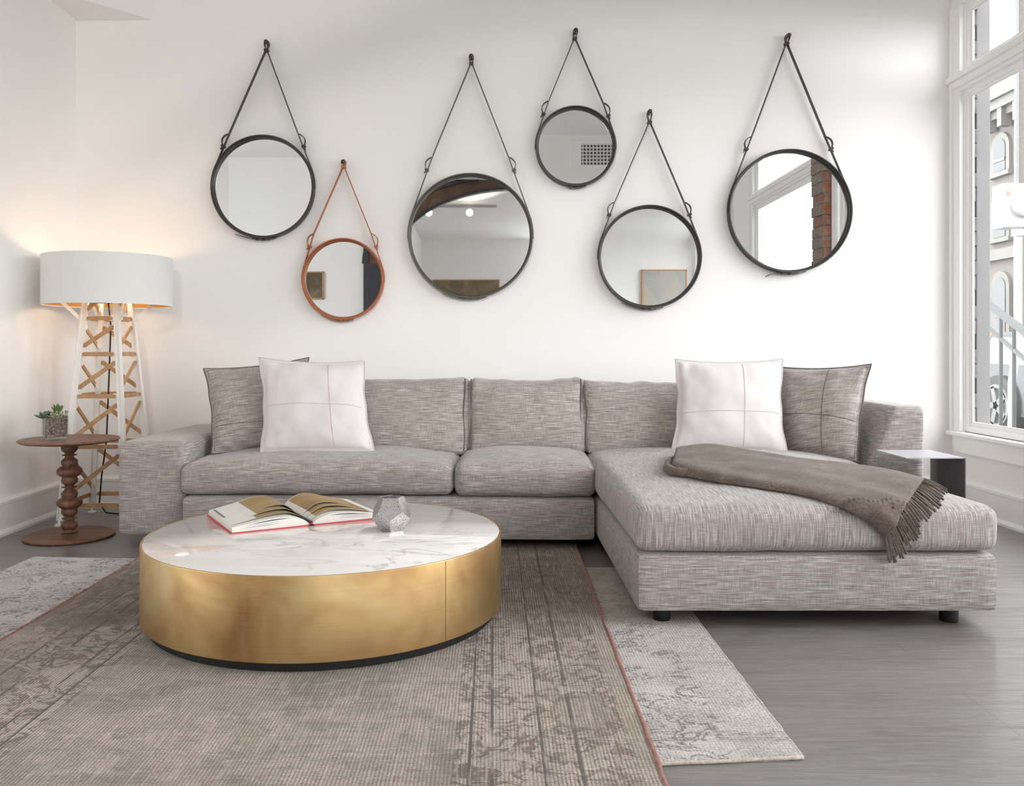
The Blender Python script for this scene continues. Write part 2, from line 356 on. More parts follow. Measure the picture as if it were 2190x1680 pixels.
t = NT('etched_metal'); b = t.bsdf((.80, .78, .78), .16, 1)
vo = t.n('ShaderNodeTexVoronoi'); vo.inputs['Scale'].default_value = 240; t.l(t.coords(), vo.inputs['Vector'])
n = t.noise(t.coords(), 35, 3)
hole = t.math('MULTIPLY', t.math('LESS_THAN', vo.outputs['Distance'], .33), t.math('GREATER_THAN', n, .40))
t.l(t.math('SUBTRACT', 1, hole), b.inputs['Alpha'])

t = NT('shade_fabric'); b = t.bsdf((.92, .92, .90), .8)
t.bump(t.noise(t.coords('Object', (1, 1, 400)), 1, 2), .08, .001)
tl = t.n('ShaderNodeBsdfTranslucent'); tl.inputs[0].default_value = (.8, .75, .65, 1)
mx = t.n('ShaderNodeMixShader'); mx.inputs[0].default_value = .12
t.l(b.outputs[0], mx.inputs[1]); t.l(tl.outputs[0], mx.inputs[2]); t.l(mx.outputs[0], t.out.inputs[0])
plain('shade_gold', (.75, .42, .12), .4, .5, 20, .05)
def emit(name, col, s):
    t = NT(name); e = t.n('ShaderNodeEmission'); e.inputs[0].default_value = (*col, 1); e.inputs[1].default_value = s
    t.l(e.outputs[0], t.out.inputs[0])
emit('bulb_glow', (1, .80, .55), 14); emit('spot_glow', (1, .82, .58), 90)

# ------------------------------------------------------------------ mesh helpers
def wloc(o):
    v = Vector((0, 0, 0))
    while o is not None: v = v + o.location; o = o.parent
    return v
def obj(name, bm, mat, parent=None, smooth=False, angle=None, loc=None):
    """bm in world coordinates; stored relative to the parent (or to loc)."""
    off = wloc(parent) if parent else (Vector(loc) if loc is not None else Vector((0, 0, 0)))
    for v in bm.verts: v.co -= off
    bmesh.ops.recalc_face_normals(bm, faces=bm.faces[:]) if not getattr(bm, 'keep', False) else None
    me = bpy.data.meshes.new(name); bm.to_mesh(me); bm.free()
    for m in (mat if isinstance(mat, (list, tuple)) else [mat]): me.materials.append(MATS[m])
    if smooth:
        me.shade_smooth()
        if angle: me.set_sharp_from_angle(angle=R(angle))
    o = bpy.data.objects.new(name, me); COL.objects.link(o)
    if parent: o.parent = parent
    else: o.location = off
    return o
def tag(o, label, cat=None, group=None, kind=None):
    if label: o['label'] = label
    if cat: o['category'] = cat
    if group: o['group'] = group
    if kind: o['kind'] = kind
    return o
def thing(name, loc, label, cat, group=None):
    o = bpy.data.objects.new(name, None); COL.objects.link(o); o.location = loc; o.empty_display_size = .1
    return tag(o, label, cat, group)
def struct(name, bm, mat, label=None, smooth=False, parent=None):
    o = obj(name, bm, mat, parent, smooth)
    if not parent: o['kind'] = 'structure'
    if label: o['label'] = label
    return o
def box(bm, x0, x1, y0, y1, z0, z1, bev=0.0, seg=2, mat=0):
    vs = [bm.verts.new((x, y, z)) for x in (x0, x1) for y in (y0, y1) for z in (z0, z1)]
    fs = [bm.faces.new([vs[i] for i in q]) for q in ((0,1,3,2),(4,6,7,5),(0,4,5,1),(2,3,7,6),(0,2,6,4),(1,5,7,3))]
    for f in fs: f.material_index = mat
    if bev:
        es = list({e for f in fs for e in f.edges})
        bmesh.ops.bevel(bm, geom=es, offset=bev, segments=seg, affect='EDGES', profile=.5)
    return vs
def frame_dirs(d):
    d = d.normalized(); up = Vector((0, 0, 1)) if abs(d.z) < .95 else Vector((0, 1, 0))
    a = d.cross(up).normalized(); return a, d.cross(a).normalized()
def tube(bm, pts, r, n=8, caps=True):
    pts = [Vector(p) for p in pts]; rings = []
    rs = r if isinstance(r, (list, tuple)) else [r] * len(pts)
    a = None
    for i, p in enumerate(pts):
        d = (pts[min(i + 1, len(pts) - 1)] - pts[max(i - 1, 0)])
        if d.length < 1e-9: d = Vector((0, 0, 1))
        d.normalize()
        if a is None: a, b = frame_dirs(d)
        else:
            a = (a - d * a.dot(d)).normalized(); b = d.cross(a).normalized()
        rings.append([bm.verts.new(p + (a * math.cos(2*math.pi*k/n) + b * math.sin(2*math.pi*k/n)) * rs[i]) for k in range(n)])
    for i in range(len(rings) - 1):
        for k in range(n): bm.faces.new((rings[i][k], rings[i][(k+1) % n], rings[i+1][(k+1) % n], rings[i+1][k]))
    if caps: bm.faces.new(rings[0][::-1]); bm.faces.new(rings[-1])
def bar(bm, p, q, w, t, wdir, rnd=0.0):
    """rectangular bar from p to q; width w along wdir, thickness t across"""
    p, q = Vector(p), Vector(q); d = (q - p).normalized(); wd_ = (Vector(wdir) - d * Vector(wdir).dot(d)).normalized(); n = d.cross(wd_)
    def ring(c, s=1): return [bm.verts.new(c + wd_ * (w/2*i*s) + n * (t/2*j)) for i, j in ((1,1),(-1,1),(-1,-1),(1,-1))]
    if rnd: rs = [ring(p - d*rnd, .45), ring(p - d*rnd*.5, .85), ring(p), ring(q), ring(q + d*rnd*.5, .85), ring(q + d*rnd, .45)]
    else: rs = [ring(p), ring(q)]
    for a, b in zip(rs, rs[1:]):
        for k in range(4): bm.faces.new((a[k], a[(k+1) % 4], b[(k+1) % 4], b[k]))
    bm.faces.new(rs[0][::-1]); bm.faces.new(rs[-1])
def lathe(bm, prof, c, n=48, axis='Z', close=False):
    """prof: (radius, height) pairs around axis through c"""
    c = Vector(c); rings = []
    for r, h in prof:
        ring = []
        if r < 1e-6:
            ring = [bm.verts.new(c + (Vector((0, 0, h)) if axis == 'Z' else Vector((0, h, 0))))] * n
        else:
            for k in range(n):
                a = 2*math.pi*k/n
                ring.append(bm.verts.new(c + (Vector((r*math.cos(a), r*math.sin(a), h)) if axis == 'Z' else Vector((r*math.cos(a), h, r*math.sin(a))))))
        rings.append(ring)
    rr = list(zip(rings, rings[1:])) + ([(rings[-1], rings[0])] if close else [])
    for a, b in rr:
        for k in range(n):
            q = []
            for v in (a[k], a[(k+1) % n], b[(k+1) % n], b[k]):
                if v not in q: q.append(v)
            if len(q) > 2:
                try: bm.faces.new(q)
                except ValueError: pass
def ribbon(bm, pts, w, t):
    """strap following points in the X-Z plane (pts are 3D), width along Y"""
    pts = [Vector(p) for p in pts]; rings = []
    for i, p in enumerate(pts):
        d = (pts[min(i+1, len(pts)-1)] - pts[max(i-1, 0)]); d.normalize()
        n = Vector((d.z, 0, -d.x)); 
        if n.length < 1e-6: n = Vector((1, 0, 0))
        n.normalize(); y = Vector((0, 1, 0))
        rings.append([bm.verts.new(p + y*(w/2*i_) + n*(t/2*j)) for i_, j in ((1,1),(-1,1),(-1,-1),(1,-1))])
    for a, b in zip(rings, rings[1:]):
        for k in range(4): bm.faces.new((a[k], a[(k+1) % 4], b[(k+1) % 4], b[k]))
    bm.faces.new(rings[0][::-1]); bm.faces.new(rings[-1])
def prism(bm, pts, d0, d1, axis='Y'):
    """extrude polygon; pts 2D: axis Y -> (x,z); axis X -> (y,z); axis Z -> (x,y)"""
    def mk(p, d): return {'Y': (p[0], d, p[1]), 'X': (d, p[0], p[1]), 'Z': (p[0], p[1], d)}[axis]
    a = [bm.verts.new(mk(p, d0)) for p in pts]; b = [bm.verts.new(mk(p, d1)) for p in pts]
    bm.faces.new(a[::-1]); bm.faces.new(b); n = len(pts)
    for k in range(n): bm.faces.new((a[k], a[(k+1) % n], b[(k+1) % n], b[k]))
def box_uv(o, rot=False):
    me = o.data; uv = me.uv_layers.new(name='UVMap'); w = wloc(o)
    for p in me.polygons:
        n = p.normal; ax = max(range(3), key=lambda i: abs(n[i]))
        for li in p.loop_indices:
            c = me.vertices[me.loops[li].vertex_index].co + w
            u, v = ((c.y, c.z), (c.x, c.z), (c.x, c.y))[ax]
            if rot: u, v = v, u
            uv.data[li].uv = (u + ax * 3.3, v + ax * 1.7)

def puffbox(x0, x1, y0, y1, z0, z1, r=.03, crown=.03, side=.012, n=(28, 24, 10), wr=.0, seed=0, lean=0.0, power=3.0):
    """rounded, stuffed box; lean shifts the top in +Y"""
    bm = bmesh.new(); cx, cy, cz = (x0+x1)/2, (y0+y1)/2, (z0+z1)/2
    hx, hy, hz = (x1-x0)/2, (y1-y0)/2, (z1-z0)/2; cache = {}
    def sm(u): return math.sin(u * math.pi / 2) * .35 + u * .65
    def pt(i, j, k):
        key = (i, j, k)
        if key in cache: return cache[key]
        a, b, c = [sm(2*q/m - 1) for q, m in zip(key, n)]
        p = Vector((a*hx, b*hy, c*hz)); q = Vector((max(-hx+r, min(hx-r, p.x)), max(-hy+r, min(hy-r, p.y)), max(-hz+r, min(hz-r, p.z))))
        d = p - q
        if d.length > 1e-9: p = q + d.normalized() * r
        f = lambda t_: max(0, 1 - abs(t_)**power)
        p.z += crown * f(a) * f(b) * (c if c > 0 else 0)
        p.y += side * f(a) * f(c) * b * 1.3; p.x += side * f(b) * f(c) * a
        if wr:
            w_ = noise.noise(Vector((p.x*5+seed, p.y*5, p.z*9+seed)))*wr + noise.noise(Vector((p.x*16+seed, p.y*14, p.z*16)))*wr*.4
            p += Vector((a*abs(a)**4, b*abs(b)**3, c*abs(c)**3)) * w_
        p.y += lean * (c*.5 + .5)
        cache[key] = bm.verts.new((cx+p.x, cy+p.y, cz+p.z)); return cache[key]
    nx, ny, nz = n
    for i in range(nx):
        for j in range(ny):
            for k in (0, nz): bm.faces.new((pt(i,j,k), pt(i+1,j,k), pt(i+1,j+1,k), pt(i,j+1,k)))
    for i in range(nx):
        for k in range(nz):
            for j in (0, ny): bm.faces.new((pt(i,j,k), pt(i+1,j,k), pt(i+1,j,k+1), pt(i,j,k+1)))
    for j in range(ny):
        for k in range(nz):
            for i in (0, nx): bm.faces.new((pt(i,j,k), pt(i,j+1,k), pt(i,j+1,k+1), pt(i,j,k+1)))
    return bm
def rotz_bm(bm, c, ang):
    bmesh.ops.rotate(bm, verts=bm.verts[:], cent=Vector(c), matrix=Matrix.Rotation(ang, 3, 'Z'))

# ------------------------------------------------------------------ room shell
YB = -6.6                      # rear wall
bm = bmesh.new(); box(bm, -5.2, XR + .02, YB - .1, WALL + .1, -.08, 0); struct('floor', bm, 'floor_planks', 'grey wood plank floor')
bm = bmesh.new(); box(bm, XL - .15, XR + .2, WALL, WALL + .15, 0, CEIL); struct('wall_back', bm, 'wall_paint', 'white wall behind the sofa')
bm = bmesh.new(); box(bm, XL - .15, XL, 2.0, WALL, 0, CEIL); struct('wall_left', bm, 'wall_paint', 'white wall on the left')
bm = bmesh.new()
box(bm, -5.2, XR + .2, -.82, WALL + .15, CEIL, CEIL + .1); box(bm, -5.2, -1.35, -2.1, -.82, CEIL, CEIL + .1)
struct('ceiling', bm, 'ceiling_paint', 'white ceiling')
bm = bmesh.new(); box(bm, -1.35, XR + .2, YB - .1, -.82, LOWC, CEIL + .1); struct('ceiling_soffit', bm, 'ceiling_paint', 'lowered white ceiling at the back of the room')
bm = bmesh.new(); prism(bm, [(XL, WALL), (-1.895, WALL), (-2.17, 4.53), (-2.33, 4.33), (XL, 4.33)], 2.715, CEIL, 'Z')
struct('ceiling_corner', bm, 'ceiling_paint', 'boxed-in corner under the ceiling')
# right wall with window openings
T = .08
bm = bmesh.new()
box(bm, XR, XR + T, YB, WALL, 0, SILL); box(bm, XR, XR + T, YB, WALL, HEAD, CEIL)
ys = [WALL, W1[1] + .08, W1[0], W2[1], W2[0], W3[1], W3[0], YB]
for a, b in ((ys[1], ys[0]), (ys[3], ys[2]), (ys[5], ys[4]), (ys[7], ys[6])): box(bm, XR, XR + T, a, b, SILL, HEAD)
struct('wall_right', bm, 'wall_paint', 'white wall on the window side')
# rest of the showroom seen in the mirrors
bm = bmesh.new(); box(bm, -5.2, XL - .15, 2.0, 2.15, 0, CEIL); struct('wall_left_return', bm, 'wall_paint')
bm = bmesh.new(); box(bm, -5.2, -1.35, -2.12, -2.0, 0, CEIL); box(bm, -1.47, -1.35, YB, -2.12, 0, CEIL); struct('wall_rear_left', bm, 'wall_paint')
bm = bmesh.new(); box(bm, 1.2, XR, -1.46, -1.34, 0, LOWC); struct('wall_rear_right', bm, 'wall_paint')
bm = bmesh.new()
box(bm, -1.47, .65, YB - .12, YB, 0, LOWC); box(bm, .65, XR + .2, YB - .12, YB, 2.75, LOWC); box(bm, .65, XR + .2, YB - .12, YB, 0, .25); box(bm, 2.45, XR + .2, YB - .12, YB, .25, 2.75)
struct('wall_rear', bm, 'wall_paint')
bm = bmesh.new()
box(bm, -5.2, -5.0, -2.12, 2.15, 0, .3); box(bm, -5.2, -5.0, -2.12, 2.15, 2.8, CEIL); box(bm, -5.2, -5.0, -2.12, .0, .3, 2.8); box(bm, -5.2, -5.0, 1.7, 2.15, .3, 2.8)
struct('wall_far_left', bm, 'wall_paint')

# baseboards: plain board with a stepped cap and a quarter-round shoe
def base_profile(s=1):
    return [(0, 0), (.034, 0), (.034, .012), (.028, .024), (.020, .028), (.020, .142), (.026, .146), (.026, .160), (.014, .168), (.010, .171), (0, .171)]
def baseboard(name, p, q, nrm, label=None):
    bm = bmesh.new(); p, q, nrm = Vector(p), Vector(q), Vector(nrm)
    a = [bm.verts.new(p + nrm * d + Vector((0, 0, h))) for d, h in base_profile()]; b = [bm.verts.new(q + nrm * d + Vector((0, 0, h))) for d, h in base_profile()]
    n = len(a); bm.faces.new(a); bm.faces.new(b[::-1])
    for k in range(n): bm.faces.new((a[k], a[(k+1) % n], b[(k+1) % n], b[k]))
    struct(name, bm, 'trim_paint', label)
baseboard('baseboard_back', (XL, WALL, 0), (XR, WALL, 0), (0, -1, 0), 'tall white baseboard on the back wall')
baseboard('baseboard_left', (XL, 2.0, 0), (XL, WALL, 0), (1, 0, 0), 'tall white baseboard on the left wall')
baseboard('baseboard_right', (XR, 0, 0), (XR, WALL, 0), (-1, 0, 0), 'tall white baseboard under the window')

# windows on the right wall
def window(idx, y0, y1, label):
    w = bpy.data.objects.new('window_%d' % idx, None); COL.objects.link(w); w.location = (XR, (y0+y1)/2, SILL); w['kind'] = 'structure'; w['label'] = label
    bm = bmesh.new(); cw = .085
    for a, b in ((y0 - .01, y0 - .01 - cw), (y1 + .01, y1 + .01 + cw)):      # casings with a raised outer bead
        a, b = min(a, b), max(a, b); box(bm, XR - .022, XR + .001, a, b, SILL, HEAD + .01, .003)
        e = a if a < y0 - .02 else b - .02
        box(bm, XR - .034, XR - .02, e, e + .02, SILL, HEAD + .01, .003)
    box(bm, XR - .022, XR + .001, y0 - .01 - cw, y1 + .01 + cw, HEAD + .01, HEAD + .12, .003)
    box(bm, XR - .045, XR + .001, y0 - .02 - cw, y1 + min(.02, .02) + cw, HEAD + .12, HEAD + .15, .004)
    obj('casing', bm, 'trim_paint', w)
    bm = bmesh.new(); box(bm, XR - .05, XR + .06, y0 - .02 - cw, min(y1 + .02 + cw, WALL - .002), SILL - .022, SILL, .005)
    obj('sill', bm, 'trim_paint', w)
    bm = bmesh.new(); box(bm, XR - .022, XR + .001, y0 - cw, min(y1 + cw, WALL - .004), SILL - .115, SILL - .022, .004); obj('apron', bm, 'trim_paint', w)
    bm = bmesh.new(); xa, xb = XR - .005, XR + .030                            # jamb + sash, two lights
    if y1 > 4: box(bm, XR, xb, y1 - .001, y1 + .081, SILL, HEAD)
    for z0, z1 in ((SILL, 2.29), (2.37, HEAD)):
        for ya, yb in ((y0, y0 + .025), (y1 - .025, y1)): box(bm, xa + .012, xb, ya, yb, z0, z1, .003)
        for ya, yb in ((y0 + .024, y0 + .048), (y1 - .048, y1 - .024)): box(bm, xa + .021, xb - .001, ya, yb, z0 + .034, z1 - .029, .003)
        box(bm, xa + .0125, xb - .002, y0 + .02, y1 - .02, z0, z0 + .035, .003); box(bm, xa + .0215, xb - .003, y0 + .045, y1 - .045, z0 + .03, z0 + .06, .003)
        box(bm, xa + .0125, xb - .002, y0 + .02, y1 - .02, z1 - .03, z1, .003); box(bm, xa + .0215, xb - .003, y0 + .045, y1 - .045, z1 - .05, z1 - .025, .003)
    obj('window_frame', bm, 'sash_paint', w)
    bm = bmesh.new()
    yt = min(y1 + .02 + cw, WALL - .002)
    box(bm, XR - .05, xb, y0 - .02 - cw, yt, 2.345, 2.376, .004); box(bm, XR - .035, xb, y0 - cw, yt - .004, 2.305, 2.345, .004); box(bm, XR - .02, xb, y0 - cw, yt - .006, 2.284, 2.305, .003)
    obj('transom', bm, 'trim_paint', w)
    for z0, z1 in ((SILL + .055, 2.245), (2.425, HEAD - .045)):
        bm = bmesh.new(); box(bm, XR + .016, XR + .020, y0 + .04, y1 - .04, z0, z1); obj('window_pane', bm, 'window_glass', w)
window(1, *W1, 'tall white framed window at the right edge of the picture')
window(2, *W2, 'white framed window seen in the rightmost mirror')
window(3, *W3, 'added white framed window behind the camera for fill light')  # unseen window, added to let in fill light from behind
def fill_window(idx, loc, parts, glass):  # unseen glazed openings added to bring daylight fill into the room
    w = bpy.data.objects.new('window_%d' % idx, None); COL.objects.link(w); w.location = loc; w['kind'] = 'structure'
    bm = bmesh.new()
    for p in parts: box(bm, *p)
    obj('window_frame', bm, 'trim_paint', w); bm = bmesh.new(); box(bm, *glass); obj('window_pane', bm, 'window_glass', w)
fill_window(4, (-5.0, .85, .3), [(-5.12, -5.04, .0, 1.7, .3, .36), (-5.12, -5.04, .0, 1.7, 2.74, 2.8), (-5.12, -5.04, .0, .06, .36, 2.74), (-5.12, -5.04, 1.64, 1.7, .36, 2.74)], (-5.09, -5.084, .04, 1.66, .34, 2.76))
fill_window(5, (1.55, YB, .25), [(.65, 2.45, YB - .08, YB - .02, .25, .31), (.65, 2.45, YB - .08, YB - .02, 2.69, 2.75), (.65, .71, YB - .08, YB - .02, .31, 2.69), (2.39, 2.45, YB - .08, YB - .02, .31, 2.69)], (.69, 2.41, YB - .055, YB - .05, .29, 2.71))

# brick pier between the windows (seen in the mirror)
bm = bmesh.new()
for k in range(42):
    z = k * .0825; d = random.uniform(-.012, .010)
    box(bm, 2.48 + random.uniform(-.006, .006), XR + .001, 2.875 + d, 3.10 + random.uniform(-.008, .012), z, min(z + .0815, CEIL), .006, 1)
o = struct('wall_pier', bm, ['old_brick', 'old_brick_shaded'], 'rough red brick pier between the windows')
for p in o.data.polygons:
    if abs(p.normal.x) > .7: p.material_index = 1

# ------------------------------------------------------------------ things seen only in the mirrors
def picture(name, c, w, h, face, canvas, label, cat='painting', depth=.035, frame='oak_batten'):
    t_ = thing(name, c, label, cat); x, y, z = c
    bm = bmesh.new(); box(bm, x - w/2 + .012, x + w/2 - .012, y, y + depth * .9, z - h/2 + .012, z + h/2 - .012); obj('canvas', bm, canvas, t_)
    bm = bmesh.new()
    for a in ((x - w/2, x - w/2 + .015, y, y + depth, z - h/2, z + h/2), (x + w/2 - .015, x + w/2, y, y + depth, z - h/2, z + h/2), (x - w/2, x + w/2, y, y + depth, z + h/2 - .015, z + h/2), (x - w/2, x + w/2, y, y + depth, z - h/2, z - h/2 + .015)): box(bm, *a, .001, 1)
    obj('frame', bm, frame, t_)
picture('landscape_painting', (-.51, YB, 1.75), 1.25, .88, 1, 'canvas_brown', 'wide brown painting reflected at the bottom of the large middle mirror')
picture('abstract_painting', (2.16, -1.34, 1.52), .57, .74, 1, 'canvas_haze', 'hazy pale grey and ochre painting reflected in the lower right mirror')
picture('small_painting', (-2.40, -2.0, 1.74), .25, .37, 1, 'canvas_dark', 'small dark brown painting reflected in the tan leather mirror')
bm = bmesh.new(); box(bm, -1.74, -1.37, -2.0, -1.965, 0, 2.35, .004); 
for z in (.25, 1.3): box(bm, -1.69, -1.42, -1.966, -1.958, z, z + .85, .003)
struct('door_1', bm, 'dark_door', 'dark panelled door reflected in the tan leather mirror')
bm = bmesh.new(); box(bm, 1.06, 1.52, -.82, -.812, 3.10, 3.36); o = obj('vent_grille', bm, 'vent_grille', None, loc=(1.29, -.82, 3.1))
fr = bmesh.new()
for a in ((.92, 1.06, 3.06, 3.39), (1.52, 1.66, 3.06, 3.39), (1.06, 1.52, 3.36, 3.39), (1.06, 1.52, 3.06, 3.10)): box(fr, a[0], a[1], -.82, -.806, a[2], a[3], .002, 1)
tag(o, 'white square-hole air vent reflected in the small upper mirror', 'air vent'); obj('vent_frame', fr, 'trim_paint', o)
# curved wooden header
bm = bmesh.new(); Yh = -.95
def arcpts(rx, rz, cz, n=24): return [(.25 - rx * math.cos(R(90) * k / n), cz + rz * math.sin(R(90) * k / n)) for k in range(n + 1)]
outer = arcpts(1.85, 1.10, 1.93); inner = arcpts(1.50, .93, 1.93)
prism(bm, inner + outer[::-1], Yh - .25, Yh, 'Y')
o = struct('trim_1', bm, 'arch_wood', 'dark wooden arch reflected in the large middle mirror')
bm = bmesh.new(); prism(bm, arcpts(1.50, .93, 1.93) + arcpts(1.45, .90, 1.93)[::-1], Yh - .02, Yh + .03, 'Y'); prism(bm, arcpts(1.85, 1.10, 1.93) + arcpts(1.78, 1.05, 1.93)[::-1], Yh - .02, Yh + .03, 'Y')
obj('arch_moulding', bm, 'dark_door', o)
# track lights
t_ = thing('track_light', (-.62, -2.8, LOWC), 'ceiling track with two lit spot heads reflected in the large middle mirror', 'track light')
bm = bmesh.new(); box(bm, -1.05, .05, -2.82, -2.785, LOWC - .03, LOWC, .003); obj('track', bm, 'light_grey_metal', t_)
for x in (-.916, -.337):
    bm = bmesh.new(); tube(bm, [(x, -2.8, LOWC - .03), (x, -2.8, LOWC - .07)], .01); lathe(bm, [(.015, -.09), (.045, -.075), (.05, .03), (.045, .032), (.04, -.06), (0, -.06)], (x, -2.72, LOWC - .115), 20, 'Y')
    hd = obj('spot_head', bm, 'white_lacquer', t_, True, 40)
    bm = bmesh.new(); bmesh.ops.create_uvsphere(bm, u_segments=16, v_segments=10, radius=.034, matrix=Matrix.Translation((x, -2.72, LOWC - .115))); obj('bulb', bm, 'spot_glow', hd, True)
    l = bpy.data.lights.new('spot', 'SPOT'); l.energy = 250; l.color = (1, .95, .90); l.spot_size = R(70); l.spot_blend = 1.0; l.shadow_soft_size = .045
    lo = bpy.data.objects.new('spot', l); COL.objects.link(lo); lo.location = (x, -2.64, LOWC - .13); lo.rotation_euler = (R(94), 0, 0)

# ------------------------------------------------------------------ outside the window
bm = bmesh.new(); box(bm, XR + .22, 40, -15, 60, -.20, -.06); struct('ground', bm, 'pavement', 'street outside')
bm = bmesh.new()
for k in range(36):
    z = k * .08; d = .012 * math.sin(k * 2.1) + random.uniform(-.006, .006)
    box(bm, XR + .032, 2.628 + d * .6, 4.70, 4.74, z, z + .077, .007, 2)
struct('wall_outside_jamb', bm, 'white_brick', 'white painted brick edge outside the window')
bm = bmesh.new(); box(bm, 2.637, 2.712, 4.72, 4.95, -.06, 3.4, .004); struct('trim_2', bm, 'steel_grey_paint', 'grey pilaster outside the window')
# building across the street
bd = thing('brick_building', (14, 23.5, -.06), 'pale pink brick building with arched windows across the street', 'building')
bm = bmesh.new(); box(bm, 14, 20, 21.5, 34, -.06, 7.4); obj('wall', bm, 'pink_brick', bd)
bm = bmesh.new(); box(bm, 13.6, 20, 21.4, 34.1, 7.4, 7.65); box(bm, 13.75, 20, 21.4, 34.1, 7.2, 7.4); box(bm, 13.5, 20, 21.3, 34.2, 7.65, 7.95)
for y in [21.8 + .7*k for k in range(17)]: box(bm, 13.62, 13.9, y, y + .2, 6.9, 7.4)
obj('cornice', bm, 'stone_trim', bd)
bm = bmesh.new(); box(bm, 13.85, 14.05, 21.4, 34.1, 3.35, 3.65); obj('stone_band', bm, 'stone_trim', bd)
def arch_win(yc, z0, z1, w):
    bm = bmesh.new(); hw = w/2 + .16
    pts = [(yc - hw, z0)] + [(yc - hw*math.cos(R(180)*k/14), z1 + hw*math.sin(R(180)*k/14)) for k in range(15)] + [(yc + hw, z0)]
    prism(bm, pts, 13.90, 14.02, 'X'); box(bm, 13.84, 14.0, yc - hw - .06, yc + hw + .06, z0 - .12, z0); s = obj('window_surround', bm, 'stone_trim', bd)
    hw = w/2; bm = bmesh.new(); pts = [(yc - hw, z0 + .02)] + [(yc - hw*math.cos(R(180)*k/14), z1 + hw*math.sin(R(180)*k/14)) for k in range(15)] + [(yc + hw, z0 + .02)]
    prism(bm, pts, 13.88, 13.93, 'X'); obj('pane', bm, 'window_dark', s)
    bm = bmesh.new(); box(bm, 13.86, 13.90, yc - hw, yc + hw, (z0 + z1)/2 - .04, (z0 + z1)/2 + .04); obj('sash_bar', bm, 'stone_trim', s)
for yc in (23.75, 26.2, 28.6):
    for z0, z1 in ((1.0, 2.6), (3.95, 4.85), (5.75, 6.4)): arch_win(yc, z0, z1, .55)
# nearer brown brick building corner
nb = thing('brown_brick_building', (8.9, 14, -.06), 'pale brown brick building corner close outside the window', 'building')
bm = bmesh.new(); prism(bm, [(8.46, 14.0), (12.5, 14.0), (12.5, 17.0), (10.6, 17.0)], -.06, 12, 'Z'); obj('wall', bm, 'brown_brick', nb)
bm = bmesh.new(); tube(bm, [(8.44, 13.95, -.06), (8.44, 13.95, 12)], .035, 10); obj('downpipe', bm, 'steel_grey_paint', nb, True, 40)
# meter box on a pipe
mb = thing('meter_box', (4.16, 7.0, -.06), 'white electric meter box on a conduit outside the window', 'meter box')
bm = bmesh.new(); box(bm, 4.10, 4.45, 6.97, 7.12, 1.86, 2.22, .015); obj('box', bm, 'white_plastic', mb)
bm = bmesh.new(); lathe(bm, [(0, -.07), (.09, -.06), (.10, 0), (.10, .01)], (4.27, 6.98, 2.04), 24, 'Y'); obj('dial_cover', bm, 'white_plastic', mb, True, 40)
bm = bmesh.new(); box(bm, 4.135, 4.165, 6.964, 6.97, 2.12, 2.15); obj('sticker', bm, 'red_sticker', mb)
bm = bmesh.new(); tube(bm, [(4.27, 7.04, 1.86), (4.27, 7.04, 1.0), (4.22, 7.04, .6), (4.22, 7.04, -.06)], .03, 10); tube(bm, [(4.27, 7.04, 1.87), (4.27, 7.04, 1.80)], .05, 10); obj('conduit', bm, 'white_plastic', mb, True, 40)
# stair railing
A, B = P(2100, 640, 7.2), P(2230, 738, 5.6)
hr = thing('stair_railing', (B.x, B.y, -.06), 'grey metal stair railing outside the window', 'railing')
bm = bmesh.new(); bar(bm, A, B, .05, .03, (0, 0, 1)); obj('top_rail', bm, 'rail_paint', hr)
bm = bmesh.new(); A2, B2 = A - Vector((0, 0, .19)), B - Vector((0, 0, .19)); bar(bm, A2, B2, .026, .02, (0, 0, 1)); obj('lower_rail', bm, 'rail_paint', hr)
for px in (2140, 2168, 2205):
    f = (px - 2100) / 130; p = None
    for s_ in range(101):
        q = A.lerp(B, s_ / 100)
        if VX + F * q.x / q.y >= px: p = q; break
    if p: bm = bmesh.new(); tube(bm, [(p.x, p.y, -.06), (p.x, p.y, p.z)], .014, 8); obj('baluster', bm, 'rail_paint', hr, True, 50)
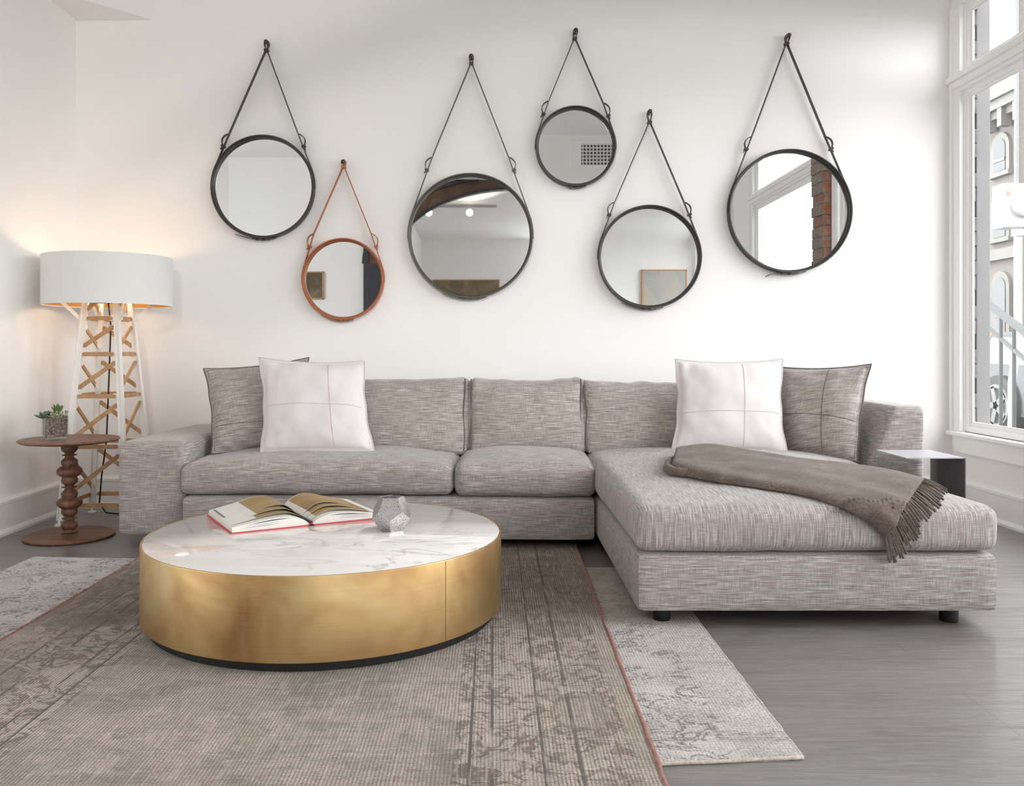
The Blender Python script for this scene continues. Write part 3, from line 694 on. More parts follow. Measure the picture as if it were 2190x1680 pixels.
# parked car
car = thing('parked_car', (6.5, 8.5, -.06), 'grey car parked at the curb outside the window', 'car')
cx0 = 5.45
prof = [(6.3, .2), (6.3, .5), (6.6, .62), (7.5, .68), (8.2, 1.06), (9.9, 1.08), (10.4, .70), (10.7, .64), (10.75, .25), (10.0, .15), (7.0, .15)]
bm = bmesh.new(); prism(bm, prof, cx0 + .25, cx0 + 1.95, 'X'); bmesh.ops.bevel(bm, geom=bm.edges[:], offset=.05, segments=2, affect='EDGES'); obj('body', bm, 'car_paint', car)
bm = bmesh.new(); prism(bm, [(7.75, .70), (8.28, 1.0), (9.85, 1.02), (10.2, .72)], cx0 + .235, cx0 + .26, 'X'); obj('side_window', bm, 'car_glass', car)
for y in (7.1, 9.72):
    bm = bmesh.new()
    c = Vector((cx0 + .30, y, .25)); 
    lathe(bm, [(0, -.09), (.33, -.09), (.34, -.05), (.34, .09), (0, .09)], (0, 0, 0), 32, 'Y'); bmesh.ops.rotate(bm, verts=bm.verts[:], cent=(0,0,0), matrix=Matrix.Rotation(R(90), 3, 'Z')); bmesh.ops.translate(bm, verts=bm.verts[:], vec=c)
    w_ = obj('wheel', bm, 'tyre', car, True, 30)
    bm = bmesh.new()
    for k in range(5):
        a = 2*math.pi*k/5; bar(bm, (c.x - .10, c.y, c.z), (c.x - .10, c.y + .22*math.cos(a), c.z + .22*math.sin(a)), .07, .02, (0, -math.sin(a), math.cos(a)))
    lathe(bm, [(.20, -.012), (.24, -.012), (.24, .01), (.20, .01)], (0, 0, 0), 32, 'Y', True)
    rv = [v for v in bm.verts if v.co.length < .5]; bmesh.ops.rotate(bm, verts=rv, cent=(0,0,0), matrix=Matrix.Rotation(R(90), 3, 'Z')); bmesh.ops.translate(bm, verts=rv, vec=(c.x - .10, c.y, c.z))
    obj('hubcap', bm, 'wheel_alloy', w_)
# planter with orange flowers
pl = thing('flower_planter', (9.35, 16.05, -.06), 'grey planter with orange flowers across the street', 'planter')
bm = bmesh.new(); lathe(bm, [(0, 0), (.10, 0), (.15, .95), (.13, .95), (.12, .85), (0, .85)], (9.35, 16.05, -.06 + .0), 20); obj('pot', bm, 'steel_grey_paint', pl, True, 40)
bm = bmesh.new()
for k in range(26):
    v = Vector((random.gauss(0, .045), random.gauss(0, .045), 1.12 + random.gauss(0, .06))); bmesh.ops.create_icosphere(bm, subdivisions=2, radius=.05, matrix=Matrix.Translation(Vector((9.35, 16.05, -.06)) + v))
bm2 = obj('flowers', bm, 'orange_flower', pl, True)

# ------------------------------------------------------------------ rugs
def rug(name, corners, z0, th, mat, label, edges):
    """corners: 4 XY points counter-clockwise"""
    c = [Vector((*p, 0)) for p in corners]; bm = bmesh.new(); N, M = 60, 50
    def at(u, v):
        p = c[0].lerp(c[1], u).lerp(c[3].lerp(c[2], u), v)
        p.x += .006 * noise.noise(Vector((p.y*3, u*7, 1))) * (1 if u in (0, 1) else 0); p.y += .006 * noise.noise(Vector((p.x*4, v*7, 5))) * (1 if v in (0, 1) else 0)
        return p
    g = [[bm.verts.new(at(i/N, j/M) + Vector((0, 0, z0 + th + .0012*noise.noise(Vector((i*.35, j*.35, z0*100)))))) for j in range(M+1)] for i in range(N+1)]
    h = [[bm.verts.new(v.co.xy.to_3d() + Vector((0, 0, z0))) if (i in (0, N) or j in (0, M)) else None for j, v in enumerate(r)] for i, r in enumerate(g)]
    for i in range(N):
        for j in range(M): bm.faces.new((g[i][j], g[i+1][j], g[i+1][j+1], g[i][j+1]))
    for i in range(N):
        for j in (0, M): bm.faces.new((g[i][j], g[i+1][j], h[i+1][j], h[i][j]))
    for j in range(M):
        for i in (0, N): bm.faces.new((g[i][j], g[i][j+1], h[i][j+1], h[i][j]))
    bm.faces.new([h[i][0] for i in range(N+1)] + [h[N][j] for j in range(1, M+1)] + [h[i][M] for i in range(N-1, -1, -1)] + [h[0][j] for j in range(M-1, 0, -1)])
    o = obj(name, bm, mat); tag(o, label, 'rug')
    for a, b, r, m, nm in edges:
        bm = bmesh.new(); pts = []
        for k in range(91):
            p = c[a].lerp(c[b], k/90); p.z = z0 + th*.6
            p.x += .004*noise.noise(Vector((k*.4, 1, a))); p.y += .004*noise.noise(Vector((k*.4, 5, a))); pts.append(p)
        tube(bm, pts, [r*(1 + .35*noise.noise(Vector((k*.9, 3, b)))) for k in range(91)], 6); obj(nm, bm, m, o, True)
    return o
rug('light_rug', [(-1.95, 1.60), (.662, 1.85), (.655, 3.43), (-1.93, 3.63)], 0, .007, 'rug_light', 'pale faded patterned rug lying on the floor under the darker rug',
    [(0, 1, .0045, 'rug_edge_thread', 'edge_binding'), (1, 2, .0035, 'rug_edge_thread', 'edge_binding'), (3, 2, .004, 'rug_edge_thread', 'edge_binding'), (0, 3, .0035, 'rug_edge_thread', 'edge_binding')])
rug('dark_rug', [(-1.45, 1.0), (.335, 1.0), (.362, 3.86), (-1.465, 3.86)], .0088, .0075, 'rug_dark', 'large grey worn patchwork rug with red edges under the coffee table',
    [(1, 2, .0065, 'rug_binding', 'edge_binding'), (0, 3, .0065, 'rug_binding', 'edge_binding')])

# ------------------------------------------------------------------ sectional sofa
SX = .448                                 # chaise left side
so = thing('sectional_sofa', (.3, 3.9, 0), 'long grey woven fabric sectional sofa with chaise on the right', 'sofa')
PIV = (SX, 3.71, 0); ANG = R(-1.5)
def sofa_part(name, bm, rot=False, mat='sofa_weave', turn=False, smooth=True, parent=None):
    if rot: rotz_bm(bm, PIV, ANG)
    o = obj(name, bm, mat, parent or so, smooth, 50 if smooth else None); box_uv(o, turn); return o
def welt(name, pts, r=.0035, rot=False, parent=None):
    bm = bmesh.new(); tube(bm, pts, r, 6)
    if rot: rotz_bm(bm, PIV, ANG)
    return obj(name, bm, 'pillow_piping', parent or so, True)
# left section (slightly turned): base, arm, back
sofa_part('base', puffbox(-1.36, SX - .008, 3.715, 4.62, .052, .236, .022, 0, .002, (40, 16, 6)), True)
bm = puffbox(-1.665, -1.365, 3.762, 4.70, .050, .470, .03, .004, .002, (10, 26, 12)); sofa_part('armrest', bm, True)
sofa_part('back_frame', puffbox(-1.37, SX - .005, 4.44, 4.70, .05, .62, .03, 0, 0, (40, 8, 12)), True)
# seat cushions
sc1 = sofa_part('seat_cushion', puffbox(-1.372, -.176, 3.728, 4.50, .243, .378, .035, .040, .010, (46, 30, 10), .005, 3), True)
sc2 = sofa_part('seat_cushion', puffbox(-.166, SX - .004, 3.722, 4.50, .238, .378, .035, .040, .012, (30, 30, 10), .005, 8), True)
# chaise
sofa_part('chaise_base', puffbox(SX + .002, 1.583, 2.705, 4.62, .052, .236, .022, 0, .002, (30, 40, 6)))
CH = dict(x0=SX, x1=1.588, y0=2.70, y1=4.50, z0=.240, z1=.385)
CH_N = (44, 56, 12)
sofa_part('chaise_cushion', puffbox(CH['x0'], CH['x1'], CH['y0'], CH['y1'], CH['z0'], CH['z1'], .038, .045, .010, CH_N, .004, 12, power=2.6), turn=True)
sofa_part('back_frame', puffbox(SX + .002, 1.60, 4.44, 4.72, .05, .62, .03, 0, 0, (24, 8, 12)))
# right armrest with tapered inner side
bm = puffbox(1.60, 1.872, 3.745, 4.75, .050, .632, .028, .002, .001, (10, 26, 14))
for v in bm.verts:
    f = max(0, min(1, (v.co.z - .30) / .33)); g = (1.872 - v.co.x) / .272
    v.co.x += .14 * (f**1.0) * g
sofa_part('armrest', bm)
# back cushions
def back_cushion(x0, x1, seed, rot, z1=.705, y0=4.13, th=.22):
    bm = puffbox(x0, x1, y0, y0 + th, .385, z1, .035, .012, .030, (40, 10, 24), .007, seed, lean=.10, power=2.8)
    for v in bm.verts:                      # soft corners stand up, middle of the top edge sags
        u = (v.co.x - x0)/(x1-x0)*2 - 1; w_ = max(0, (v.co.z - .385)/(z1 - .385))
        v.co.z += w_**3 * (.020*abs(u)**6 - .010*(1-u*u) + .006*noise.noise(Vector((v.co.x*14, seed, 0))))
        v.co.z -= (1-w_)**3 * .02*(abs(u)**4)
        v.co.y += .006*noise.noise(Vector((v.co.x*13, v.co.z*2, seed)))*w_
    o = sofa_part('back_cushion', bm, rot)
    for s in (0, 1):
        x = x0 + .012 if s == 0 else x1 - .012; pts = []
        for k in range(13):
            f = k/12; z = .39 + (z1 - .385 + .005)*f; pts.append((x + (.004 if s else -.004)*math.sin(f*9), y0 + .012 + .10*f + .004*math.sin(f*7), z))
        b2 = bmesh.new(); tube(b2, pts, .0035, 6)
        if rot: rotz_bm(b2, PIV, ANG)
        obj('piping', b2, 'pillow_piping', o, True)
    return o
back_cushion(-1.365, -.143, 1, True, .722); back_cushion(-.133, .425, 5, True, .722); back_cushion(.437, 1.58, 9, False, .712)
# legs
def sofa_leg(x, y, r=.029, parent=so):
    bm = bmesh.new(); lathe(bm, [(0, .0), (r*.93, .0), (r, .004), (r, .058), (0, .058)], (x, y, LEGZ(x, y)), 24); obj('leg', bm, 'black_plastic', parent, True, 40)
def LEGZ(x, y): return .0
def leg_on(x, y, z):
    bm = bmesh.new(); r = .029; lathe(bm, [(0, z), (r*.93, z), (r, z + .004), (r, .058), (0, .058)], (x, y, 0), 24); obj('leg', bm, 'black_plastic', so, True, 40)
leg_on((1415 - VX)/F*2.79, 2.79, .0085); leg_on((2029 - VX)/F*2.80, 2.80, 0)
for x, y, z in ((.51, 4.5, 0), (1.5, 4.5, 0), (-1.55, 4.6, 0), (.36, 3.92, .0), (-1.30, 4.5, 0), (1.75, 3.85, 0), (1.75, 4.6, 0), (-1.55, 3.93, 0), (-.15, 3.93, 0)): leg_on(x, y, z)

# ------------------------------------------------------------------ scatter pillows
def pillow(name, cs, th, mat, pmat, label, seams, seed=0, flange=.06, group=None):
    """cs: TL, TR, BR, BL world points of the outline"""
    TL, TR, BR, BL = [Vector(c) for c in cs]
    cen = (TL + TR + BR + BL)/4; t_ = thing(name, ((BL + BR)/2), label, 'pillow', group)
    nrm = ((TR - TL) + (BR - BL)).cross((TL - BL) + (TR - BR)).normalized()
    if nrm.y > 0: nrm = -nrm
    N = 44
    def surf(u, v, side, lift=0):
        p = BL.lerp(BR, (u+1)/2).lerp(TL.lerp(TR, (u+1)/2), (v+1)/2)
        pin = .045*(1-v*v)*(abs(u)**3)*(1 if u > 0 else -1); pv = .045*(1-u*u)*(abs(v)**3)*(1 if v > 0 else -1)
        wob = .010*math.sin(v*9+seed)*(abs(u)**4)*(1 if u > 0 else -1)
        p = p - (BR-BL)*(pin + wob*.5)*.9 - (TL-BL)*pv*(.9 if v > 0 else .25)
        a = min(1, max(0, (1-abs(u))/(1) )); b = min(1, max(0, (1-abs(v))))
        f = flange
        ua = max(0, 1-(abs(u)/(1-f))**2.2) if abs(u) < 1-f else 0; va = max(0, 1-(abs(v)/(1-f))**2.2) if abs(v) < 1-f else 0
        h = (ua*va)**.5 * th/2 + .003
        h *= 1 + .10*(-v)                    # filling settles toward the bottom
        wr = noise.noise(Vector((u*2.3+seed, v*2.3, seed)))*.010 + noise.noise(Vector((u*6+seed, v*5, seed+3)))*.004*(abs(u)+abs(v))
        return p + nrm*side*(h + (wr if h > .01 else 0)*(1 if side > 0 else .3) + lift)
    bm = bmesh.new(); G = {}
    for s in (1, -1):
        for i in range(N+1):
            for j in range(N+1):
                u = math.sin(math.pi/2*(2*i/N-1))*.5 + (2*i/N-1)*.5; v = math.sin(math.pi/2*(2*j/N-1))*.5 + (2*j/N-1)*.5
                if s == -1 and (i in (0, N) or j in (0, N)): G[s,i,j] = G[1,i,j]
                else: G[s,i,j] = bm.verts.new(surf(u, v, s if not (i in (0, N) or j in (0, N)) else 0))
        for i in range(N):
            for j in range(N):
                try: bm.faces.new((G[s,i,j], G[s,i+1,j], G[s,i+1,j+1], G[s,i,j+1]))
                except ValueError: pass
    o = obj('cover', bm, mat, t_, True)
    uv = o.data.uv_layers.new(name='UVMap'); w = wloc(o); ex = (BR-BL).normalized(); ez = (TL-BL).normalized()
    for lp in o.data.loops:
        c = o.data.vertices[lp.vertex_index].co + w - BL; uv.data[lp.index].uv = (c.dot(ex), c.dot(ez))
    e = 1-flange
    def line(nm, f, r):
        bm = bmesh.new(); tube(bm, f, r, 6); obj(nm, bm, pmat, t_, True)
    k = 40
    rect = [surf(-e+2*e*i/k, e, 1, .001) for i in range(k+1)] + [surf(e, e-2*e*i/k, 1, .001) for i in range(k+1)] + [surf(e-2*e*i/k, -e, 1, .001) for i in range(k+1)] + [surf(-e, -e+2*e*i/k, 1, .001) for i in range(k+1)]
    line('stitching', rect, .0014)
    edge = [surf(-1+2*i/k, 1, 0) for i in range(k+1)] + [surf(1, 1-2*i/k, 0) for i in range(k+1)] + [surf(1-2*i/k, -1, 0) for i in range(k+1)] + [surf(-1, -1+2*i/k, 0) for i in range(k+1)]
    line('piping', edge, .0032)
    for kind, val in seams:
        if kind == 'v': line('seam', [surf(val, -e+2*e*i/k, 1, .0005) for i in range(k+1)], .0016)
        else: line('seam', [surf(-e+2*e*i/k, val, 1, .0005) for i in range(k+1)], .0016)
G_ = None
pillow('throw_pillow', [P(436, 788, 4.20), P(660, 764, 4.34), P(648, 966, 4.20), P(452, 970, 4.02)], .15, 'pillow_weave', 'pillow_piping', 'grey woven throw pillow at the left end of the sofa, behind a white one', [('h', -.42), ('v', .25)], 2)
pillow('throw_pillow', [P(553, 764, 4.14), P(781, 771, 4.16), P(802, 968, 3.96), P(556, 972, 3.96)], .155, 'white_velvet', 'velvet_seam', 'pale pinkish white throw pillow on the left half of the sofa', [('v', .32), ('h', -.08)], 5)
pillow('throw_pillow', [P(1655, 783, 4.24), P(1863, 778, 3.98), P(1834, 988, 3.76), P(1660, 964, 4.06)], .15, 'pillow_weave', 'pillow_piping', 'grey woven throw pillow leaning against the right armrest', [('v', .22), ('h', -.25)], 9)
pillow('throw_pillow', [P(1443, 768, 4.12), P(1676, 767, 4.10), P(1684, 971, 3.92), P(1436, 968, 3.96)], .16, 'white_velvet', 'velvet_seam', 'white throw pillow on the chaise side of the sofa', [('v', .22), ('h', -.22)], 12)

# ------------------------------------------------------------------ throw blanket
tb = thing('throw_blanket', (1.1, 3.2, .42), 'brown fringed wool throw draped across the chaise', 'blanket')
TOPE = [(1443, 972, 3.62), (1519, 960, 3.64), (1599, 970, 3.50), (1709, 985, 3.30), (1818, 996, 3.18), (1910, 1008, 3.10), (1979, 1024, 3.00)]
BOTE = [(1432, 1010, 3.28), (1500, 1026, 3.10), (1585, 1039, 2.96), (1690, 1055, 2.80), (1764, 1073, 2.705), (1837, 1106, 2.675), (1892, 1150, 2.672)]
def cush_z(x, y):
    a = (x - (CH['x0']+CH['x1'])/2)/((CH['x1']-CH['x0'])/2); b = (y - (CH['y0']+CH['y1'])/2)/((CH['y1']-CH['y0'])/2)
    ui = lambda t_: max(0, 1-min(1, abs(t_))**2.6)
    return CH['z1'] + .045*ui(a)*ui(b)
def cat(pts, t_):
    n = len(pts)-1; f = min(t_*n, n-1e-6); i = int(f); f -= i
    p = [Vector(pts[max(0, min(n, k))]) for k in (i-1, i, i+1, i+2)]
    return .5*((2*p[1]) + (p[2]-p[0])*f + (2*p[0]-5*p[1]+4*p[2]-p[3])*f*f + (3*p[1]-p[0]-3*p[2]+p[3])*f**3)
def onpix(p, lift):                          # point on the cushion (top or front face) along the ray of a photo pixel
    px, py = p[0], p[1]; y = 4.4
    while y > 2.66:
        q = P(px, py, y); yf = 2.690 - .006
        if y <= 3.95 and y >= yf + .03:
            if q.z <= cush_z(q.x, y) - max(0, (2.74 - y))*.0 + lift: pass
            # going toward the camera the ray rises: stop where it leaves the cushion top
            if q.z >= cush_z(q.x, y) - max(0.0, 2.745 - y)**2*14 + lift: return q
        y -= .004
    return P(px, py, 2.682 - lift*.8)
NS, NV = 60, 26
def tpt(s, v, lift):
    a, b = cat(TOPE, s), cat(BOTE, s); vv = v
    p = a.lerp(b, vv); p.y += 8*math.sin(vv*math.pi)*(1-s)*.4
    return onpix((p.x, p.y), lift)
bm = bmesh.new(); g = []
for i in range(NS+1):
    s = i/NS; row = []
    for j in range(NV+1):
        v = j/NV; edge = min(v, 1-v); thick = .034*(1-.55*s)*(1 - (abs(2*v-1))**5)**.5 + .004
        thick += .006*noise.noise(Vector((s*5, v*3, 2)))*(1-abs(2*v-1)**4) + .010*math.exp(-((v-.12)/.05)**2)*(1-s*.5)
        thick += .005*math.sin(v*20 + s*4)*s*(1-abs(2*v-1)**3) + .004*math.sin(v*9 - s*6)*(1-abs(2*v-1)**3)
        thick *= (1-(1-min(1, s/.03))**2)**.5*.8 + .2
        base = tpt(s, v, .004); dn = Vector((0, 0, 1)) if base.z > .36 else Vector((0, -.85, .35))
        dn = Vector((0, -max(0, min(1, (.385-base.z)/.05)), 1 - .8*max(0, min(1, (.385-base.z)/.05)))).normalized()
        row.append((base, dn, thick))
    g.append(row)
top = [[bm.verts.new(b + d*t_) for b, d, t_ in r] for r in g]; bot = [[bm.verts.new(b + d*.0015) for b, d, t_ in r] for r in g]
for i in range(NS):
    for j in range(NV):
        bm.faces.new((top[i][j], top[i+1][j], top[i+1][j+1], top[i][j+1])); bm.faces.new((bot[i][j], bot[i][j+1], bot[i+1][j+1], bot[i+1][j]))
    for j in (0, NV): bm.faces.new((top[i][j], bot[i][j], bot[i+1][j], top[i+1][j]))
for j in range(NV):
    for i in (0, NS): bm.faces.new((top[i][j], top[i][j+1], bot[i][j+1], bot[i][j]))
obj('blanket_body', bm, 'throw_wool', tb, True)
bm = bmesh.new()                              # rolled fold at the left end
pts = [onpix((x_, y_), .014) for x_, y_ in ((1446, 978), (1432, 989), (1429, 1001), (1440, 1009), (1462, 1011), (1492, 1010))]
tube(bm, pts, [.011, .016, .019, .019, .018, .014], 14); obj('fold', bm, 'throw_wool', tb, True)
ROOT = [(1976, 1024), (1939, 1058), (1908, 1095), (1893, 1146)]
TIP = [(2026, 1047), (2008, 1080), (1975, 1118), (1956, 1156), (1930, 1188), (1901, 1206)]
fr = bmesh.new(); NF = 64
for k in range(NF):
    f = k/(NF-1); a = cat([Vector((*q, 0)) for q in ROOT], f); b = cat([Vector((*q, 0)) for q in TIP], max(0, min(1, f + random.uniform(-.03, .03))))
    a = a - (b-a)*.08; pts = []
    ln = random.uniform(.88, 1.06)
    bend = random.uniform(-5, 5)
    for m in range(9):
        g_ = m/8*ln; px = a.x + (b.x-a.x)*g_ + math.sin(g_*3.1)*bend*.5 + 1.0*math.sin(g_*14 + k); py = a.y + (b.y-a.y)*g_ - math.sin(min(1, g_)*math.pi)*4
        q = onpix((px, py), .010 - .004*g_); pts.append(q)
    # smooth the strand in depth
    for _ in range(2):
        for m in range(1, 8): pts[m] = (pts[m-1] + pts[m]*2 + pts[m+1])/4
    tube(fr, pts, [.0034 + .0006*math.sin(m*2.5+k) for m in range(8)] + [.0042], 5)
tag(obj('fringe', fr, 'throw_wool', tb, True), None, kind='stuff')

# ------------------------------------------------------------------ coffee table
CT = Vector((-.549, 2.86, .0178)); RT = .575; HT = .277
ct = thing('coffee_table', CT, 'round brass drum coffee table with white marble top on the rug', 'coffee table')
bm = bmesh.new(); lathe(bm, [(RT-.027, .0), (RT-.022, .0), (RT-.022, .031), (0, .031)], CT, 128); lathe(bm, [(0, 0.0), (RT-.027, 0)], CT, 128); obj('plinth', bm, 'black_plastic', ct, True, 40)
bm = bmesh.new(); z = -CT.z
lathe(bm, [(RT-.05, .045+z), (RT-.003, .045+z), (RT, .047+z), (RT, HT-.003+z), (RT-.001, HT+z), (RT-.006, HT+z), (RT-.006, HT-.02+z), (0, HT-.02+z)], CT, 160); obj('drum', bm, 'brushed_brass', ct, True, 40)
bm = bmesh.new(); lathe(bm, [(0, HT-.02+z), (RT-.0062, HT-.02+z), (RT-.0062, HT-.0008+z), (RT-.008, HT+.0006+z), (0, HT+.0006+z)], CT, 160); obj('marble_top', bm, 'marble', ct, True, 40)
for a in (R(-44), R(136)):                    # vertical joints in the brass
    bm = bmesh.new(); p = CT + Vector((math.cos(a)*(RT+.0002), math.sin(a)*(RT+.0002), 0)); tube(bm, [(p.x, p.y, .046), (p.x, p.y, HT-.002)], .0007, 6); obj('joint', bm, 'aged_brass', ct)
TZ = HT + .0008

# ------------------------------------------------------------------ open book
bk = thing('open_book', (-.62, 2.95, TZ), 'open hardcover book with red covers and sepia photographs on the marble top', 'book')
PW, PH = .262, .352; ang = R(30)
SP = Vector((-.621, 2.945, 0)); ux = Vector((math.cos(ang), math.sin(ang), 0)); vy = Vector((-math.sin(ang), math.cos(ang), 0))
def bp(u, v, z): return SP + ux*u + vy*v + Vector((0, 0, TZ + z))
def sheet(bm, side, prof, v0, v1, th=.0):
    """prof: list of (u,z); builds slab between two curves or a thin curved sheet"""
    n = len(prof); a = [bm.verts.new(bp(side*u, v0, z)) for u, z in prof]; b = [bm.verts.new(bp(side*u, v1, z)) for u, z in prof]
    for k in range(n-1): bm.faces.new((a[k], a[k+1], b[k+1], b[k]))
for side in (-1, 1):
    bm = bmesh.new(); c0, c1 = (.012, PW + .008)
    vs = [bp(side*u, v, z) for u in (c0, c1) for v in (-.005, PH + .005) for z in (.0, .003)]
    vs = [bm.verts.new(v) for v in vs]
    for q in ((0,1,3,2),(4,6,7,5),(0,4,5,1),(2,3,7,6),(0,2,6,4),(1,5,7,3)): bm.faces.new([vs[i] for i in q])
    obj('cover', bm, 'book_red', bk)
    hmax = .034 if side < 0 else .030; edge = .016 if side < 0 else .010
    def curve(sc_, k=24):
        out = []
        for i in range(k+1):
            f = i/k; z = .0035 + (edge + .0) * sc_ * min(1, f*3+.25) + (hmax-edge)*sc_*math.sin(math.pi*min(1, f**.62))**1.0
            out.append((.006 + (PW - .004)*f, z))
        return out
    bm = bmesh.new(); top_c = curve(1); k = len(top_c)
    bl = [(u, .0032) for u, z in top_c]
    A_ = [[bm.verts.new(bp(side*u, v, z)) for u, z in top_c] for v in (0, PH)]; B_ = [[bm.verts.new(bp(side*u, v, z)) for u, z in bl] for v in (0, PH)]
    for i in range(k-1):
        bm.faces.new((A_[0][i], A_[0][i+1], A_[1][i+1], A_[1][i])); bm.faces.new((B_[0][i], B_[0][i+1], B_[1][i+1], B_[1][i]))
        for w_ in (0, 1): bm.faces.new((A_[w_][i], A_[w_][i+1], B_[w_][i+1], B_[w_][i]))
    for i in (0, k-1): bm.faces.new((A_[0][i], A_[1][i], B_[1][i], B_[0][i]))
    obj('page_block', bm, 'paper', bk, True, 30)
    # dark printed pages showing as thin wedges in the front edge of the block
    bm = bmesh.new()
    for s0, s1 in ((.80, .90), (.42, .46), (.62, .645)):
        c0_, c1_ = curve(s0), curve(s1)
        lo, hi = (5, 20) if s0 > .7 else (8, 22)
        for i in range(lo, hi):
            w0 = math.sin(math.pi*(i-lo)/(hi-lo)); w1 = math.sin(math.pi*(i+1-lo)/(hi-lo))
            mid0 = (c0_[i][1]+c1_[i][1])/2; mid1 = (c0_[i+1][1]+c1_[i+1][1])/2; h0 = (c1_[i][1]-c0_[i][1])/2*w0; h1 = (c1_[i+1][1]-c0_[i+1][1])/2*w1
            q = [bp(side*c0_[i][0], -.0006, mid0-h0), bp(side*c0_[i+1][0], -.0006, mid1-h1-1e-5), bp(side*c0_[i+1][0], -.0006, mid1+h1+1e-5), bp(side*c0_[i][0], -.0006, mid0+h0+1e-5)]
            bm.faces.new([bm.verts.new(x_) for x_ in q])
    obj('printed_edges', bm, 'book_dark', bk)
    # loose top leaves, lifted
    for li, (rise, wf) in enumerate(((.007, .97), (.014, .90), (.020, .80)) if side < 0 else ((.006, .97), (.013, .9), (.019, .82))):
        bm = bmesh.new(); pr = [(.006 + (PW*wf)*f_, z_ + .0012 + rise*math.sin(math.pi*min(1, (i_/24)**.75))**1.1) for i_, (f_, z_) in enumerate([(i/24, curve(1)[i][1]) for i in range(25)])]
        v1 = PH - .003*li; v0_ = (.03, .075, .12)[li]; sheet(bm, side, pr, v0_, v1); lf = obj('page', bm, 'paper', bk, True)
        if li < 2 or True:
            bm = bmesh.new()
            u0, u1 = (2, 17) if side < 0 else (2, 22)
            pp = [(u, z + .0007) for u, z in pr[u0:u1]]
            sheet(bm, side, pp, v0_ + .0045, PH - .014); obj('photograph', bm, 'page_photo', lf, True)
    if side < 0:
        bm = bmesh.new(); pr = [(u, z + .0015) for u, z in curve(1)[21:24]]; sheet(bm, side, pr, .17, PH - .02); obj('printed_strip', bm, 'grey_print', bk)
bm = bmesh.new(); tube(bm, [bp(-.012, -.004, .002), bp(0, -.006, .0085), bp(.012, -.004, .002)], .002, 6); sheet(bm, 1, [(-.013, .0015), (-.006, .006), (0, .008), (.006, .006), (.013, .0015)], -.004, PH + .004); obj('spine', bm, 'book_red', bk)
bm = bmesh.new(); tube(bm, [bp(0, -.003, .012), bp(0, PH, .012)], .0045, 8); obj('binding', bm, 'book_dark', bk)

# ------------------------------------------------------------------ faceted tealight holder
vc = Vector((-.338, 2.875, TZ)); vh = thing('candle_holder', vc, 'faceted perforated silver candle holder on the marble top', 'candle holder')
phi = (1 + 5**.5)/2
dv = [Vector(v) for v in [(x, y, z) for x in (-1, 1) for y in (-1, 1) for z in (-1, 1)] + [(0, y/phi, z*phi) for y in (-1, 1) for z in (-1, 1)] + [(x/phi, y*phi, 0) for x in (-1, 1) for y in (-1, 1)] + [(x*phi, 0, z/phi) for x in (-1, 1) for z in (-1, 1)]]
bm = bmesh.new(); [bm.verts.new(v) for v in dv]; r_ = bmesh.ops.convex_hull(bm, input=bm.verts[:]); bmesh.ops.dissolve_limit(bm, angle_limit=.02, verts=bm.verts[:], edges=bm.edges[:])
bm.faces.ensure_lookup_table(); f0 = bm.faces[0]; q = f0.normal.rotation_difference(Vector((0, 0, -1)))
bmesh.ops.rotate(bm, verts=bm.verts[:], cent=(0,0,0), matrix=q.to_matrix()); bmesh.ops.rotate(bm, verts=bm.verts[:], cent=(0,0,0), matrix=Matrix.Rotation(R(20), 3, 'Z'))
zmin = min(v.co.z for v in bm.verts); zmax = max(v.co.z for v in bm.verts)
bm.normal_update(); topf = [f for f in bm.faces if f.normal.z > .95 or (abs(f.calc_center_median().z - zmax) < 1e-3)]
bmesh.ops.delete(bm, geom=topf, context='FACES_ONLY')
s = .1085/(zmax - zmin); bmesh.ops.scale(bm, verts=bm.verts[:], vec=(s*.96, s*.96, s)); bmesh.ops.translate(bm, verts=bm.verts[:], vec=vc + Vector((0, 0, -zmin*s + .0005)))
ho = obj('faceted_shell', bm, 'etched_metal', vh); md = ho.modifiers.new('solid', 'SOLIDIFY'); md.thickness = .0012; md.offset = 1
bm = bmesh.new()
ed = [(ho.data.vertices[e.vertices[0]].co.copy() + vc, ho.data.vertices[e.vertices[1]].co.copy() + vc) for e in ho.data.edges]
for a, b in ed: tube(bm, [a, b], .0009, 5)
obj('facet_edges', bm, 'alloy', vh, True)
bm = bmesh.new(); lathe(bm, [(0, .003), (.019, .003), (.019, .018), (.017, .018), (.017, .014), (0, .014)], vc, 24); obj('tealight_cup', bm, 'alloy', vh, True, 40)

# ------------------------------------------------------------------ turned walnut side table
wt = Vector((-1.982, 4.046, 0)); ws = thing('turned_side_table', wt, 'round walnut side table with turned pedestal beside the floor lamp', 'side table')
bm = bmesh.new(); lathe(bm, [(0, 0), (.186, 0), (.196, .005), (.197, .011), (.190, .017), (.165, .0195), (0, .0205)], wt, 72); obj('base', bm, 'walnut', ws, True, 40)
bm = bmesh.new(); lathe(bm, [(0, .441), (.17, .441), (.205, .446), (.2185, .453), (.219, .457), (.214, .4615), (0, .462)], wt, 72); obj('tabletop', bm, 'walnut', ws, True, 40)
Yw = 4.046; zz = lambda y: H - (y - VY)/F*Yw; rr_ = lambda d: d/F*Yw/2
